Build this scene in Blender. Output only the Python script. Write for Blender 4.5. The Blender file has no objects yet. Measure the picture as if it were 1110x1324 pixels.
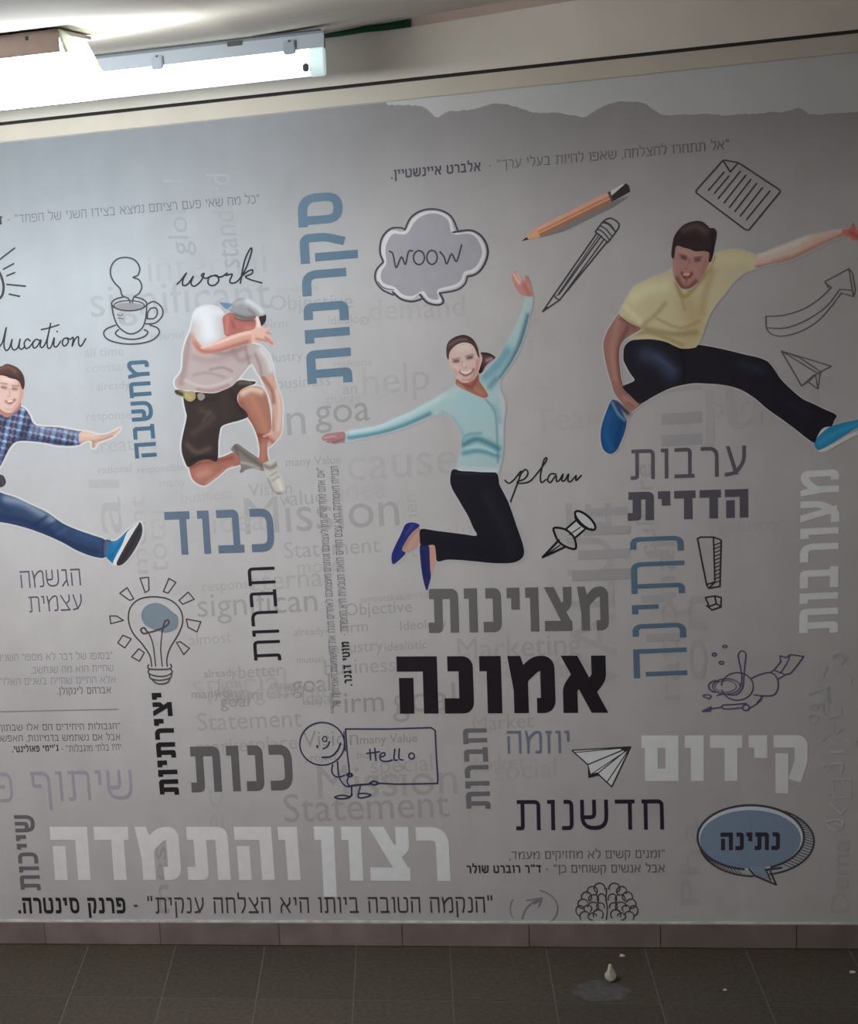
import bpy, bmesh, math, random
import numpy as np
from mathutils import Vector, Matrix
from mathutils.geometry import delaunay_2d_cdt, tessellate_polygon
random.seed(4)
C = bpy.context.collection
SC = bpy.context.scene

# ---------------------------------------------------------------- camera
F, PX, PY, W_, H_ = 2375.0, -65.8, 771.1, 1110.0, 1324.0
RM = np.array([[.96751834, .23198066, -.1004651], [-.04105453, -.24794929, -.96790272], [-.24944496, .94058818, -.23037163]])
CAM = np.array([-.04003624, -5.7690594, 2.66222626])
cd = bpy.data.cameras.new('camera'); cam = bpy.data.objects.new('camera', cd); C.objects.link(cam)
cd.sensor_fit = 'VERTICAL'; cd.sensor_height = 24; cd.sensor_width = 24 * W_ / H_; cd.lens = 24 * F / H_
cd.shift_x = (W_ / 2 - PX) / H_; cd.shift_y = (PY - H_ / 2) / H_
m = Matrix(((RM[0][0], -RM[1][0], -RM[2][0], CAM[0]), (RM[0][1], -RM[1][1], -RM[2][1], CAM[1]), (RM[0][2], -RM[1][2], -RM[2][2], CAM[2]), (0, 0, 0, 1)))
cam.matrix_world = m; cd.clip_start = .05
SC.camera = cam
# ---------------------------------------------------------------- world, exposure
w = bpy.data.worlds.new('world'); SC.world = w; w.use_nodes = True
bg = w.node_tree.nodes['Background']; bg.inputs[0].default_value = (1.0, .90, .84, 1); bg.inputs[1].default_value = .11
SC.view_settings.view_transform = 'Standard'; SC.view_settings.look = 'None'
SC.view_settings.gamma = 1; SC.view_settings.use_curve_mapping = False
SC.view_settings.exposure = 0.0
LAMP1, LAMP2 = 2.6, 40.0
LAMPCOL = (.93, .97, 1.0)

# ---------------------------------------------------------------- helpers
def ray(px, py):
    px = np.asarray(px, float); py = np.asarray(py, float)
    q = np.stack([px - PX, py - PY, np.full(px.shape, F)], -1)
    return q @ RM
def at(px, py, y=0.0):                       # the point of the vertical plane y = const seen at a photo pixel
    r = ray(px, py); t = (y - CAM[1]) / r[..., 1]
    return CAM + r * t[..., None]
def fl(px, py, z=0.0):
    r = ray(px, py); t = (z - CAM[2]) / r[..., 2]
    return CAM + r * t[..., None]
def lin(c):
    c = np.asarray(c, float) / 255.0
    return np.where(c <= .04045, c / 12.92, ((c + .055) / 1.055) ** 2.4)
MATS = {}
def mat(name, col, rough=.6, noise=0, scale=20, metal=0, emit=None, bump=0, detail=4, spec=.3, rnd=0):
    k = (name, tuple(np.round(col, 4)))
    if k in MATS: return MATS[k]
    mt = bpy.data.materials.new(name); mt.use_nodes = True; n = mt.node_tree.nodes; l = mt.node_tree.links
    b = n['Principled BSDF']; b.inputs['Base Color'].default_value = (*col, 1); b.inputs['Roughness'].default_value = rough
    b.inputs['Metallic'].default_value = metal; b.inputs['Specular IOR Level'].default_value = spec
    if emit: b.inputs['Emission Color'].default_value = (*emit[0], 1); b.inputs['Emission Strength'].default_value = emit[1]
    if noise or bump or rnd:
        tc = n.new('ShaderNodeTexCoord'); nz = n.new('ShaderNodeTexNoise'); nz.inputs['Scale'].default_value = scale; nz.inputs['Detail'].default_value = detail
        geo = n.new('ShaderNodeNewGeometry')
        l.new(geo.outputs['Position'], nz.inputs['Vector'])
        if noise or rnd:
            mr = n.new('ShaderNodeMapRange'); mr.inputs['From Min'].default_value = .3; mr.inputs['From Max'].default_value = .7
            mr.inputs['To Min'].default_value = 1 - noise; mr.inputs['To Max'].default_value = 1 + noise; l.new(nz.outputs['Fac'], mr.inputs['Value'])
            out = mr.outputs[0]
            if rnd:
                oi = n.new('ShaderNodeObjectInfo'); m2 = n.new('ShaderNodeMapRange'); m2.inputs['To Min'].default_value = 1 - rnd; m2.inputs['To Max'].default_value = 1 + rnd
                l.new(oi.outputs['Random'], m2.inputs['Value']); mu = n.new('ShaderNodeMath'); mu.operation = 'MULTIPLY'
                l.new(out, mu.inputs[0]); l.new(m2.outputs[0], mu.inputs[1]); out = mu.outputs[0]
            vm = n.new('ShaderNodeVectorMath'); vm.operation = 'SCALE'; vm.inputs[0].default_value = col; l.new(out, vm.inputs['Scale'])
            l.new(vm.outputs[0], b.inputs['Base Color'])
        if bump:
            bp = n.new('ShaderNodeBump'); bp.inputs['Strength'].default_value = bump; bp.inputs['Distance'].default_value = .003
            l.new(nz.outputs['Fac'], bp.inputs['Height']); l.new(bp.outputs[0], b.inputs['Normal'])
    MATS[k] = mt; return mt
def mesh_obj(name, verts, faces, m, parent=None, label=None):
    me = bpy.data.meshes.new(name); me.from_pydata([tuple(map(float, v)) for v in verts], [], [tuple(int(i) for i in f) for f in faces]); me.update()
    o = bpy.data.objects.new(name, me); C.objects.link(o)
    if m: me.materials.append(m)
    if parent: o.parent = parent
    if label: o['label'] = label
    return o
def bm_obj(name, bm, m, parent=None, smooth=False):
    me = bpy.data.meshes.new(name); bmesh.ops.recalc_face_normals(bm, faces=bm.faces); bm.to_mesh(me); bm.free()
    if smooth:
        for p in me.polygons: p.use_smooth = True
    o = bpy.data.objects.new(name, me); C.objects.link(o)
    if m: me.materials.append(m)
    if parent: o.parent = parent
    return o
def box_bm(x0, x1, y0, y1, z0, z1, bev=0, bm=None):
    bm = bm or bmesh.new()
    r = bmesh.ops.create_cube(bm, size=1)
    for v in r['verts']: v.co = Vector(((x0 + x1) / 2 + v.co.x * (x1 - x0), (y0 + y1) / 2 + v.co.y * (y1 - y0), (z0 + z1) / 2 + v.co.z * (z1 - z0)))
    if bev: bmesh.ops.bevel(bm, geom=list({e for v in r['verts'] for e in v.link_edges}), offset=bev, segments=2, affect='EDGES')
    return bm
def prism_bm(prof, x0, x1, bm=None):                 # profile in (y, z), extruded along x
    bm = bm or bmesh.new()
    a = [bm.verts.new((x0, y, z)) for y, z in prof]; b = [bm.verts.new((x1, y, z)) for y, z in prof]
    n = len(prof)
    for i in range(n): bm.faces.new((a[i], a[(i + 1) % n], b[(i + 1) % n], b[i]))
    bm.faces.new(a[::-1]); bm.faces.new(b); return bm
def struct(o): o['kind'] = 'structure'; return o

# ---------------------------------------------------------------- room
M_wall = mat('wall_paint', (.52, .49, .44), .7, .04, 3, bump=.15)
M_cream = mat('cream_moulding', (.64, .58, .49), .6, .04, 6)
M_beam = mat('grey_plaster', (.80, .735, .65), .75, .06, 4, bump=.2)
M_ceil = mat('ceiling_paint', (.82, .76, .66), .8, .05, 3, bump=.15)
M_pink = mat('pinkish_trim_paint', (.56, .44, .38), .6, .05, 8)
M_gap = mat('dark_gap', (.05, .045, .04), .9)
M_skirt = mat('stone_skirting', (.235, .182, .168), .45, .16, 9, bump=.1, rnd=.05)
M_grout = mat('tile_grout', (.15, .137, .115), .9, .15, 40)
M_floor = mat('speckled_floor_tile', (.056, .045, .031), .5, .36, 70, bump=.12, detail=8, rnd=.09, spec=.4)
struct(bm_obj('wall_back', box_bm(-4.5, 3.5, 0, .15, 0, 3.2), M_wall))
struct(bm_obj('trim_1', box_bm(-4.5, 3.5, -.012, 0, 2.697, 2.747, .002), M_cream))      # cream moulding over the mural
struct(bm_obj('trim_2', box_bm(-4.5, 3.5, -.004, 0, 2.747, 2.757), M_gap))              # dark open joint
# plaster fascia above, its top following the rising ceiling
FY = -.035
ceil_pts = [(-4.5, 2.905), (-.44, 2.905), (2.2, 3.03), (3.5, 3.03)]
bm = bmesh.new()
lo = [(x, 2.757) for x, z in ceil_pts]
f = [bm.verts.new((x, FY, z)) for x, z in lo]; g = [bm.verts.new((x, FY, z + .05)) for x, z in ceil_pts]
f2 = [bm.verts.new((x, 0, z)) for x, z in lo]; g2 = [bm.verts.new((x, 0, z + .05)) for x, z in ceil_pts]
for i in range(3):
    bm.faces.new((f[i], f[i + 1], g[i + 1], g[i])); bm.faces.new((f[i], f2[i], f2[i + 1], f[i + 1])); bm.faces.new((g[i], g[i + 1], g2[i + 1], g2[i]))
struct(bm_obj('trim_3', bm, M_beam))
bm = bmesh.new()
a = [bm.verts.new((x, 0, z)) for x, z in ceil_pts]; b = [bm.verts.new((x, -7.2, z)) for x, z in ceil_pts]
a2 = [bm.verts.new((x, 0, z + .12)) for x, z in ceil_pts]; b2 = [bm.verts.new((x, -7.2, z + .12)) for x, z in ceil_pts]
for i in range(3):
    bm.faces.new((a[i], b[i], b[i + 1], a[i + 1])); bm.faces.new((a2[i], b2[i], b2[i + 1], a2[i + 1]))
    bm.faces.new((b[i], b2[i], b2[i + 1], b[i + 1]))
struct(bm_obj('ceiling', bm, M_ceil))
# pinkish trim along the fascia top, broken off at its left end
bm = bmesh.new()
def cz(x): return np.interp(x, [p[0] for p in ceil_pts], [p[1] for p in ceil_pts])
xs = [float(at(532, 30, FY)[0]), 0.4, 2.2, 3.5]
rings = []
for x in xs:
    z1 = cz(x); rings.append([bm.verts.new((x, y, z)) for y, z in ((FY, z1), (FY - .008, z1), (FY - .008, z1 - .027), (FY, z1 - .027))])
for i in range(3):
    for k in range(4): bm.faces.new((rings[i][k], rings[i][(k + 1) % 4], rings[i + 1][(k + 1) % 4], rings[i + 1][k]))
bm.faces.new(rings[0]); bm.faces.new(rings[-1])
struct(bm_obj('trim_4', bm, M_pink))

# floor: slab + tiles 0.30 x 0.40 m
fl_o = struct(bm_obj('floor', box_bm(-4.5, 3.5, -7.2, .15, -.12, -.0008), M_grout))
tile0 = None
def copy_part(o, loc, parent):
    c = o.copy(); C.objects.link(c); c.location = loc; c.parent = parent; return c
for r in range(7):
    for k in range(-9, 8):
        loc = (k * .3, -.404 * (r + 1) + .404, 0)
        if tile0 is None:
            tile0 = bm_obj('floor_tile', box_bm(.0017, .2983, -.4023, -.0017, -.012, 0, .0008), M_floor, fl_o); tile0.location = loc
        else: copy_part(tile0, loc, fl_o)
bb = struct(bm_obj('baseboard_back', box_bm(-4.5, 3.5, -.004, 0, 0, .080), M_grout))
s0 = None
for k in range(-6, 8):
    loc = (k * .4 - .15, 0, 0)
    if s0 is None: s0 = bm_obj('skirting_tile', box_bm(.0006, .3994, -.013, -.003, .001, .081, .0015), M_skirt, bb); s0.location = loc
    else: copy_part(s0, loc, bb)
M_caulk = mat('white_sealant', (.50, .49, .48), .6, .25, 30)
bm = bmesh.new(); rr = random.Random(2); prev = None
x = -4.4
while x < 3.4:
    h = .0815 + .0052 + rr.uniform(-.0014, .0012)
    q = [bm.verts.new((x, -.0005, .0805)), bm.verts.new((x, -.0075, .0805)), bm.verts.new((x, -.0055, h)), bm.verts.new((x, -.0005, h))]
    if prev:
        for k in range(4): bm.faces.new((prev[k], prev[(k + 1) % 4], q[(k + 1) % 4], q[k]))
    prev = q; x += .05
struct(bm_obj('trim_5', bm, M_caulk))

# ---------------------------------------------------------------- lamps
M_house = mat('grey_lamp_housing', (.38, .42, .46), .45)
M_clip = mat('grey_plastic_clip', (.30, .34, .38), .4)
M_dark = mat('dark_plastic', (.06, .06, .06), .5)
M_cap = mat('pale_end_cap', (.62, .74, .74), .4, emit=((.75, .95, .95), .45))
M_house2 = mat('pinkish_lamp_housing', (.42, .33, .31), .5, .06, 20)
M_cap2 = mat('greenish_white_end_plate', (.60, .62, .55), .5, .06, 20)
def thing(name, label, cat, loc=(0, 0, 0), group=None):
    o = bpy.data.objects.new(name, None); C.objects.link(o); o.location = loc; o['label'] = label; o['category'] = cat; o.empty_display_size = .1
    if group: o['group'] = group
    return o
def lamp_mat(s, c=None): return mat('glowing_diffuser_%d' % int(s * 100), (.9, .9, .9), .4, emit=(c or LAMPCOL, s))
def toparent(o, t):
    o.parent = t; o.matrix_parent_inverse = Matrix.Translation(-t.location)
LY = -.45                                        # front face of the rear lamp
pr = at(419, 36, LY); xr = float(pr[0]); zt = 2.905
zh = float(at(300, 74, LY)[2]); zb = float(at(300, 109, LY - .0)[2]); L1 = 1.27
t1 = thing('ceiling_lamp', 'long grey batten light with glowing tube and two clips, right end over green wire', 'lamp', (xr - L1 / 2, LY + .055, zt))
o = bm_obj('housing', prism_bm([(LY + .01, zt - .004), (LY, zt - .012), (LY - .002, zh), (LY + .112, zh), (LY + .11, zt - .012), (LY + .10, zt - .004)], xr - L1, xr - .002), M_house); toparent(o, t1)
o = bm_obj('mounting_strip', box_bm(xr - L1 + .01, xr - .01, LY + .002, LY + .108, zt - .0045, zt), M_dark); toparent(o, t1)
def diff_prof(y0, y1, z1, z0, n=6):
    pts = [(y0, z1)]
    r = min((y1 - y0) / 2, (z1 - z0)) * .75
    for i in range(n + 1):
        a = math.pi / 2 * i / n; pts.append((y0 + r - r * math.cos(a), z0 + r - r * math.sin(a)))
    for i in range(n + 1):
        a = math.pi / 2 * (1 - i / n); pts.append((y1 - r + r * math.cos(a), z0 + r - r * math.sin(a)))
    pts.append((y1, z1)); return pts
o = bm_obj('diffuser', prism_bm(diff_prof(LY + .004, LY + .106, zh, zb), xr - L1 + .03, xr - .042), lamp_mat(LAMP1, (.80, .94, 1.0))); toparent(o, t1)
for x0 in (xr - .045, xr - L1):
    o = bm_obj('end_cap', prism_bm(diff_prof(LY - .001, LY + .111, zh + .001, zb - .003), x0, x0 + .042), M_cap); toparent(o, t1)
    bmesh_mod = o.modifiers.new('bevel', 'BEVEL'); bmesh_mod.width = .006; bmesh_mod.segments = 3
o = bm_obj('tube_holder', box_bm(xr - .062, xr - .046, LY - .004, LY + .02, zb + .012, zb + .034, .003), M_dark); toparent(o, t1)
for px in (203, 375):
    q = at(px, 70, LY); x = float(q[0])
    c = bm_obj('clip', box_bm(x - .016, x + .016, LY - .011, LY - .001, zh - .010, zt - .022, .003), M_clip); toparent(c, t1)
    s = bm_obj('screw', box_bm(x - .003, x + .003, LY - .014, LY - .010, zh + .022, zh + .028, .001), M_dark, c); s.parent = c
o = bm_obj('bracket', box_bm(float(at(303, 50, LY)[0]) - .02, float(at(303, 50, LY)[0]) + .02, LY - .004, LY, zt - .02, zt - .007, .001), M_dark); toparent(o, t1)

NY, NW = -1.85, .42                              # nearer, wider lamp, its right end in view
zt2 = 2.905
def P(px, py, y): q = at(px, py, y); return (float(q[0]), float(q[1]), float(q[2]))
xe = P(76, 40, NY)[0]; zh2 = P(80, 67, NY)[2]; ztop2 = P(76, 37, NY)[2]; zb2 = P(60, 131, NY)[2]; L2 = 1.05
nn = M_cap2.node_tree; tl_ = nn.nodes.new('ShaderNodeBsdfTranslucent'); tl_.inputs[0].default_value = (.80, .82, .74, 1); mx = nn.nodes.new('ShaderNodeMixShader'); mx.inputs[0].default_value = .12
nn.links.new(nn.nodes['Principled BSDF'].outputs[0], mx.inputs[1]); nn.links.new(tl_.outputs[0], mx.inputs[2]); nn.links.new(mx.outputs[0], nn.nodes['Material Output'].inputs[0])
t2 = thing('ceiling_lamp', 'pink-beige ceiling light box with slanted whitish end plate at the left edge', 'lamp', (xe - L2 / 2, NY + NW / 2, zt2))
o = bm_obj('housing', prism_bm([(NY - .006, ztop2), (NY - .006, zh2), (NY, zh2), (NY, ztop2 - .008), (NY + NW, ztop2 - .008), (NY + NW, ztop2)], xe - L2, xe), M_house2); toparent(o, t2)
for x0 in (xe - .11, xe - L2 + .1):
    o = bm_obj('hanger', box_bm(x0, x0 + .08, NY + .02, NY + NW - .02, ztop2 - .002, max(zt2, ztop2 + .003)), M_dark); toparent(o, t2)
o = bm_obj('screw', box_bm(xe - .070, xe - .064, NY - .009, NY - .006, ztop2 - .016, ztop2 - .008), M_dark); toparent(o, t2)
A = [P(77, 38, NY - .006), P(87, 67, NY - .006), P(133, 91, NY + NW), P(113, 56, NY + NW)]
B = [(x - .006, y, z - .001) for x, y, z in A]
o = mesh_obj('end_plate', A + B, [(0, 1, 2, 3), (7, 6, 5, 4), (0, 4, 5, 1), (1, 5, 6, 2), (2, 6, 7, 3), (3, 7, 4, 0)], M_cap2); toparent(o, t2)
bm = bmesh.new()
z9 = ztop2 - .009
def ex(y, z):                                    # right end of the glowing body, just inside the plate
    v = (y - NY) / NW; xt = A[0][0] * (1 - v) + A[3][0] * v; xb = A[1][0] * (1 - v) + A[2][0] * v; zz = A[1][2] * (1 - v) + A[2][2] * v
    k = min(1, max(0, (z9 - z) / (z9 - zz))); return xt * (1 - k) + xb * k - .007
pf = [(NY + .002, z9), (NY + .002, zh2)] + diff_prof(NY + .002, NY + NW - .002, zh2 - .001, zb2)[1:-1] + [(NY + NW - .002, zh2), (NY + NW - .002, z9)]
aa = [bm.verts.new((xe - L2, y, z)) for y, z in pf]; bb_ = [bm.verts.new((ex(y, z), y, z)) for y, z in pf]
for i in range(len(pf)): bm.faces.new((aa[i], aa[(i + 1) % len(pf)], bb_[(i + 1) % len(pf)], bb_[i]))
bm.faces.new(aa[::-1]); bm.faces.new(bb_)
o = bm_obj('diffuser', bm, lamp_mat(LAMP2)); toparent(o, t2)
# green wire along the fascia top
M_green = mat('green_wire_sheath', (.01, .075, .045), .5)
bm = bmesh.new(); rings = []
pts = [P(418, 47, FY - .012), P(440, 43.5, FY - .012), P(470, 38, FY - .012), P(500, 34.5, FY - .012), P(531, 29.5, FY - .012)]
for i, p in enumerate(pts):
    h = .006 + .006 * i / 4
    rings.append([bm.verts.new((p[0], p[1] + h * .6 * math.cos(a), p[2] + h * math.sin(a))) for a in [k * math.pi / 4 for k in range(8)]])
for i in range(4):
    for k in range(8): bm.faces.new((rings[i][k], rings[i][(k + 1) % 8], rings[i + 1][(k + 1) % 8], rings[i + 1][k]))
bm.faces.new(rings[0]); bm.faces.new(rings[-1][::-1])
o = bm_obj('cable', bm, M_green, smooth=True); o['label'] = 'dark green wire sheath running right from the lamp end under the ceiling'; o['category'] = 'cable'

# ================================================================ MURAL
mural = thing('wall_mural', 'wall-wide printed mural with jumping people, Hebrew words and line drawings', 'mural', (0, 0, 1.4))
def pm(o, parent=None):
    if parent is None: o.parent = mural; o.matrix_parent_inverse = Matrix.Translation((0, 0, -1.4))
    else: o.parent = parent
    return o
BX = [0, 250, 500, 750, 1000, 1110]; BYY = [130, 300, 500, 700, 900, 1150]
BG = np.array([[150, 150, 140, 118, 97, 88], [176, 182, 160, 145, 118, 102], [188, 192, 176, 158, 120, 103], [186, 184, 168, 146, 116, 106],
               [160, 160, 150, 132, 104, 92], [126, 127, 120, 107, 84, 76]], float)
WASH = .56
def bgl(x, y):
    x = min(max(x, 0), 1110); y = min(max(y, 130), 1150)
    r = [np.interp(x, BX, row) for row in BG]; return float(lin(np.interp(y, BYY, r)))
def alb(c, x, y):                            # ink reflectance from a colour seen at photo pixel (x, y): ratio to the bare print beside it
    c = np.array((c, c, c) if np.isscalar(c) else c, float); c = c * .84 + c.mean() * .16
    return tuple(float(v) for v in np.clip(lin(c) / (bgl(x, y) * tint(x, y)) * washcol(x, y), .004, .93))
def tint(x, y):                              # the bare print reads bluish at the lamp and mauve-grey far from it
    k = min(1, max(0, (x * .8 + y - 500) / 700)); return np.array([.93, 1.0, 1.07]) * (1 - k) + np.array([1.07, .99, .99]) * k
def sm(v, a, b_):
    u = float(np.clip((v - a) / (b_ - a), 0, 1)); return u * u * (3 - 2 * u)
def washcol(x, y):                           # colour of the bare printed wash at a point: darker near its torn top edge, upper left painted cooler and dimmer for the lamp light
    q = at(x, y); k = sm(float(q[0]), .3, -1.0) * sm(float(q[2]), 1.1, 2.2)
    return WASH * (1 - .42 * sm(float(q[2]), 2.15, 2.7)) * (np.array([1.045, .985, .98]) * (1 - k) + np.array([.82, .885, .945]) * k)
LAY = [.0030]
def lay():
    LAY[0] += .000003; return -LAY[0]
def ink(c): return mat('print_ink', c, .62, .035, 30, spec=.25)

# paper sheet
MX0, MX1, MZ0, MZ1 = -1.95, 1.75, .0845, 2.6965
mt = mat('mural_paper', (.62, .62, .61), .6, .03, 5, spec=.25)
pm(bm_obj('paper_sheet', box_bm(MX0, MX1, -.0024, -.0004, MZ0, MZ1), mt))
# printed grey wash below the torn edge
torn = [(500, 136), (515, 135.5), (530, 136), (545, 137), (553, 141), (560, 149), (566, 152), (573, 147), (580, 144), (590, 143.5), (602, 142.5), (614, 141), (624, 138), (632, 135.5), (640, 134),
        (648, 133.5), (656, 135), (663, 137), (670, 139), (680, 142.5), (690, 145.5), (702, 146), (716, 145.5), (728, 147), (736, 148), (745, 149.5), (757, 152.5), (764, 147), (772, 141.5), (780, 137),
        (788, 134), (798, 132), (808, 131), (820, 131.5), (832, 133), (840, 137), (847, 143), (855, 148), (868, 149), (882, 148), (897, 147.5), (912, 147), (926, 148.5), (940, 149), (960, 147.5),
        (980, 147), (1000, 145), (1012, 145.5), (1024, 142), (1034, 139), (1040, 142), (1046, 147), (1056, 148), (1070, 147.5), (1084, 146), (1098, 145), (1115, 144), (1140, 140), (1180, 143), (1230, 137), (1300, 135)]
rr = random.Random(8)
tx = [p[0] for p in torn]; ty = [p[1] for p in torn]
top = []
q = at(np.array(tx, float), np.array(ty, float), -.0024)
for i in range(400):
    X = MX0 + .003 + (MX1 - MX0 - .006) * i / 399
    z = float(np.interp(X, q[:, 0], q[:, 2])) + (rr.uniform(-.0016, .0016) if X > q[0, 0] else 0)
    if X < q[0, 0]: z = MZ1 - .002
    top.append((X, min(z, MZ1 - .002)))
vs = []; fs = []
NR = 40
for i, (X, zt_) in enumerate(top):
    for j in range(NR + 1):
        s = (j / NR) ** 1.6; vs.append((X, -.0026, zt_ + (MZ0 + .003 - zt_) * s))
for i in range(399):
    for j in range(NR):
        a = i * (NR + 1) + j; fs.append((a, a + 1, a + NR + 2, a + NR + 1))
wm = bpy.data.materials.new('grey_wash_print'); wm.use_nodes = True; n = wm.node_tree.nodes; l = wm.node_tree.links
b = n['Principled BSDF']; b.inputs['Roughness'].default_value = .62; b.inputs['Specular IOR Level'].default_value = .25
geo = n.new('ShaderNodeNewGeometry')
def noise(sc, det, lo, hi, stretch=(1, 1, 1)):
    mp = n.new('ShaderNodeMapping'); mp.inputs['Scale'].default_value = stretch; l.new(geo.outputs['Position'], mp.inputs[0])
    nz = n.new('ShaderNodeTexNoise'); nz.inputs['Scale'].default_value = sc; nz.inputs['Detail'].default_value = det; l.new(mp.outputs[0], nz.inputs['Vector'])
    mr = n.new('ShaderNodeMapRange'); mr.inputs['From Min'].default_value = .3; mr.inputs['From Max'].default_value = .7; mr.inputs['To Min'].default_value = lo; mr.inputs['To Max'].default_value = hi
    l.new(nz.outputs['Fac'], mr.inputs[0]); return mr.outputs[0]
def mul(a, b_):
    mm = n.new('ShaderNodeMath'); mm.operation = 'MULTIPLY'; l.new(a, mm.inputs[0]); l.new(b_, mm.inputs[1]); return mm.outputs[0]
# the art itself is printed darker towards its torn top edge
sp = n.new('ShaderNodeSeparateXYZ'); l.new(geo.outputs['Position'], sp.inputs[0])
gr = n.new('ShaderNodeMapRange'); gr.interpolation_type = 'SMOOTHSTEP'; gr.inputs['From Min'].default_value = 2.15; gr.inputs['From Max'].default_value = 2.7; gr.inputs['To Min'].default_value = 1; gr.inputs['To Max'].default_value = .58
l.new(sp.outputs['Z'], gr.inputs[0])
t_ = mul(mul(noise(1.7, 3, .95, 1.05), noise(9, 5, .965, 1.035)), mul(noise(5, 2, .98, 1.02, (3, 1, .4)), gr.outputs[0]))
vm = n.new('ShaderNodeVectorMath'); vm.operation = 'SCALE'; vm.inputs[0].default_value = (WASH * 1.02, WASH * .982, WASH * 1.005); l.new(t_, vm.inputs['Scale']); # bluish light and dimming near the lamps painted into upper left, warmer grey elsewhere
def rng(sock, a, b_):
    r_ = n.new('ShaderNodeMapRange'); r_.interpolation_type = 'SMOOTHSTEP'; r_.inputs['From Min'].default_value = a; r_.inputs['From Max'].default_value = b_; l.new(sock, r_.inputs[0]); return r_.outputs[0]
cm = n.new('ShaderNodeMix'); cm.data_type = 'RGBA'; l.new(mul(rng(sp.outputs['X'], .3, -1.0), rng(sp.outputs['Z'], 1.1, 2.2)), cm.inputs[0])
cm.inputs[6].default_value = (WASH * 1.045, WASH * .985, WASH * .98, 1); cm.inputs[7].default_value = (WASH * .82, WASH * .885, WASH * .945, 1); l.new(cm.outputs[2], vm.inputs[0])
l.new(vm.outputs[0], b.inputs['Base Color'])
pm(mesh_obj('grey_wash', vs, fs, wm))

# ---- flat print tools (all in photo pixels, laid on the wall plane)
def crom(pts, closed=True, n=4):
    pts = [np.array(p, float) for p in pts]; N = len(pts); out = []
    if N < 3: return [tuple(p) for p in pts]
    rng = range(N) if closed else range(N - 1)
    for i in rng:
        p0 = pts[(i - 1) % N] if closed or i > 0 else pts[0]; p1 = pts[i]; p2 = pts[(i + 1) % N]; p3 = pts[(i + 2) % N] if closed or i + 2 < N else pts[-1]
        for k in range(n):
            t = k / n; out.append(tuple(.5 * ((2 * p1) + (-p0 + p2) * t + (2 * p0 - 5 * p1 + 4 * p2 - p3) * t * t + (-p0 + 3 * p1 - 3 * p2 + p3) * t ** 3)))
    if not closed: out.append(tuple(pts[-1]))
    return out
def tess(poly):
    tr = tessellate_polygon([[Vector((x, y, 0)) for x, y in poly]]); return list(poly), [tuple(t) for t in tr]
def union(V, Fc):                             # one non-overlapping triangulation of many overlapping convex pieces
    Fc = [tuple(int(i) for i in f) for f in Fc]
    r = delaunay_2d_cdt([Vector((float(a), float(b))) for a, b in V], [], Fc, 0, 1e-5)
    P_ = np.array([tuple(v) for v in r[0]]); Tr = np.array([tuple(f) for f in r[2]]); V = np.array(V, float)
    c = P_[Tr].mean(1); keep = np.zeros(len(Tr), bool)
    for f in Fc:
        q = V[list(f)]; lo = q.min(0); hi = q.max(0)
        k = np.where(~keep & (c[:, 0] >= lo[0]) & (c[:, 0] <= hi[0]) & (c[:, 1] >= lo[1]) & (c[:, 1] <= hi[1]))[0]
        if len(k):
            h = inside(c[k, 0], c[k, 1], [tuple(p) for p in q]); keep[k[h]] = True
    return [tuple(v) for v in P_], [tuple(int(i) for i in f)[::-1] for f in Tr[keep]]
def inside(px, py, poly):
    c = np.zeros(px.shape, bool); N = len(poly); j = N - 1
    for i in range(N):
        xi, yi = poly[i]; xj, yj = poly[j]
        if yi != yj: c ^= ((yi > py) != (yj > py)) & (px < (xj - xi) * (py - yi) / (yj - yi) + xi)
        j = i
    return c
def flat(name, V, Fc, col, parent=None, label=None, y=None, join=False):
    if join: V, Fc = union(V, Fc)
    V = np.array(V, float); y = lay() if y is None else y
    q = at(V[:, 0], V[:, 1], y)
    o = mesh_obj(name, q, Fc, ink(col) if not isinstance(col, bpy.types.Material) else col, None, label); return pm(o, parent)
class Acc:
    def __init__(s): s.V = []; s.F = []
    def add(s, V, Fc):
        k = len(s.V); s.V += [tuple(v) for v in V]; s.F += [tuple(i + k for i in f) for f in Fc]
def line_geo(acc, pts, w, closed=False, taper=0):
    P_ = [np.array(p, float) for p in pts]
    if closed: P_.append(P_[0])
    N = len(P_)
    for i in range(N - 1):
        a, b_ = P_[i], P_[i + 1]; d = b_ - a; L = np.hypot(*d)
        if L < 1e-6: continue
        def ww(k): return w * (1 - taper * abs(2 * k / (N - 1) - 1) ** 3)
        nrm = np.array([-d[1], d[0]]) / L * .5; wa, wb = ww(i), ww(i + 1)
        acc.add([a + nrm * wa, b_ + nrm * wb, b_ - nrm * wb, a - nrm * wa], [(0, 1, 2, 3)])
        acc.add([a + .5 * wa * np.array([math.cos(t), math.sin(t)]) for t in [k * math.pi / 4 for k in range(8)]], [tuple(range(8))])
    acc.add([P_[-1] + .5 * w * (1 - taper) * np.array([math.cos(t), math.sin(t)]) for t in [k * math.pi / 4 for k in range(8)]], [tuple(range(8))])
def T(pts, ox, oy, f): return [(ox + x / f, oy + y / f) for x, y in pts]
def ell(cx, cy, rx, ry, a0=0, a1=360, rot=0, n=40):
    r = math.radians(rot); o = []
    for i in range(n + 1):
        t = math.radians(a0 + (a1 - a0) * i / n); x, y = rx * math.cos(t), ry * math.sin(t); o.append((cx + x * math.cos(r) - y * math.sin(r), cy + x * math.sin(r) + y * math.cos(r)))
    return o
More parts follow.
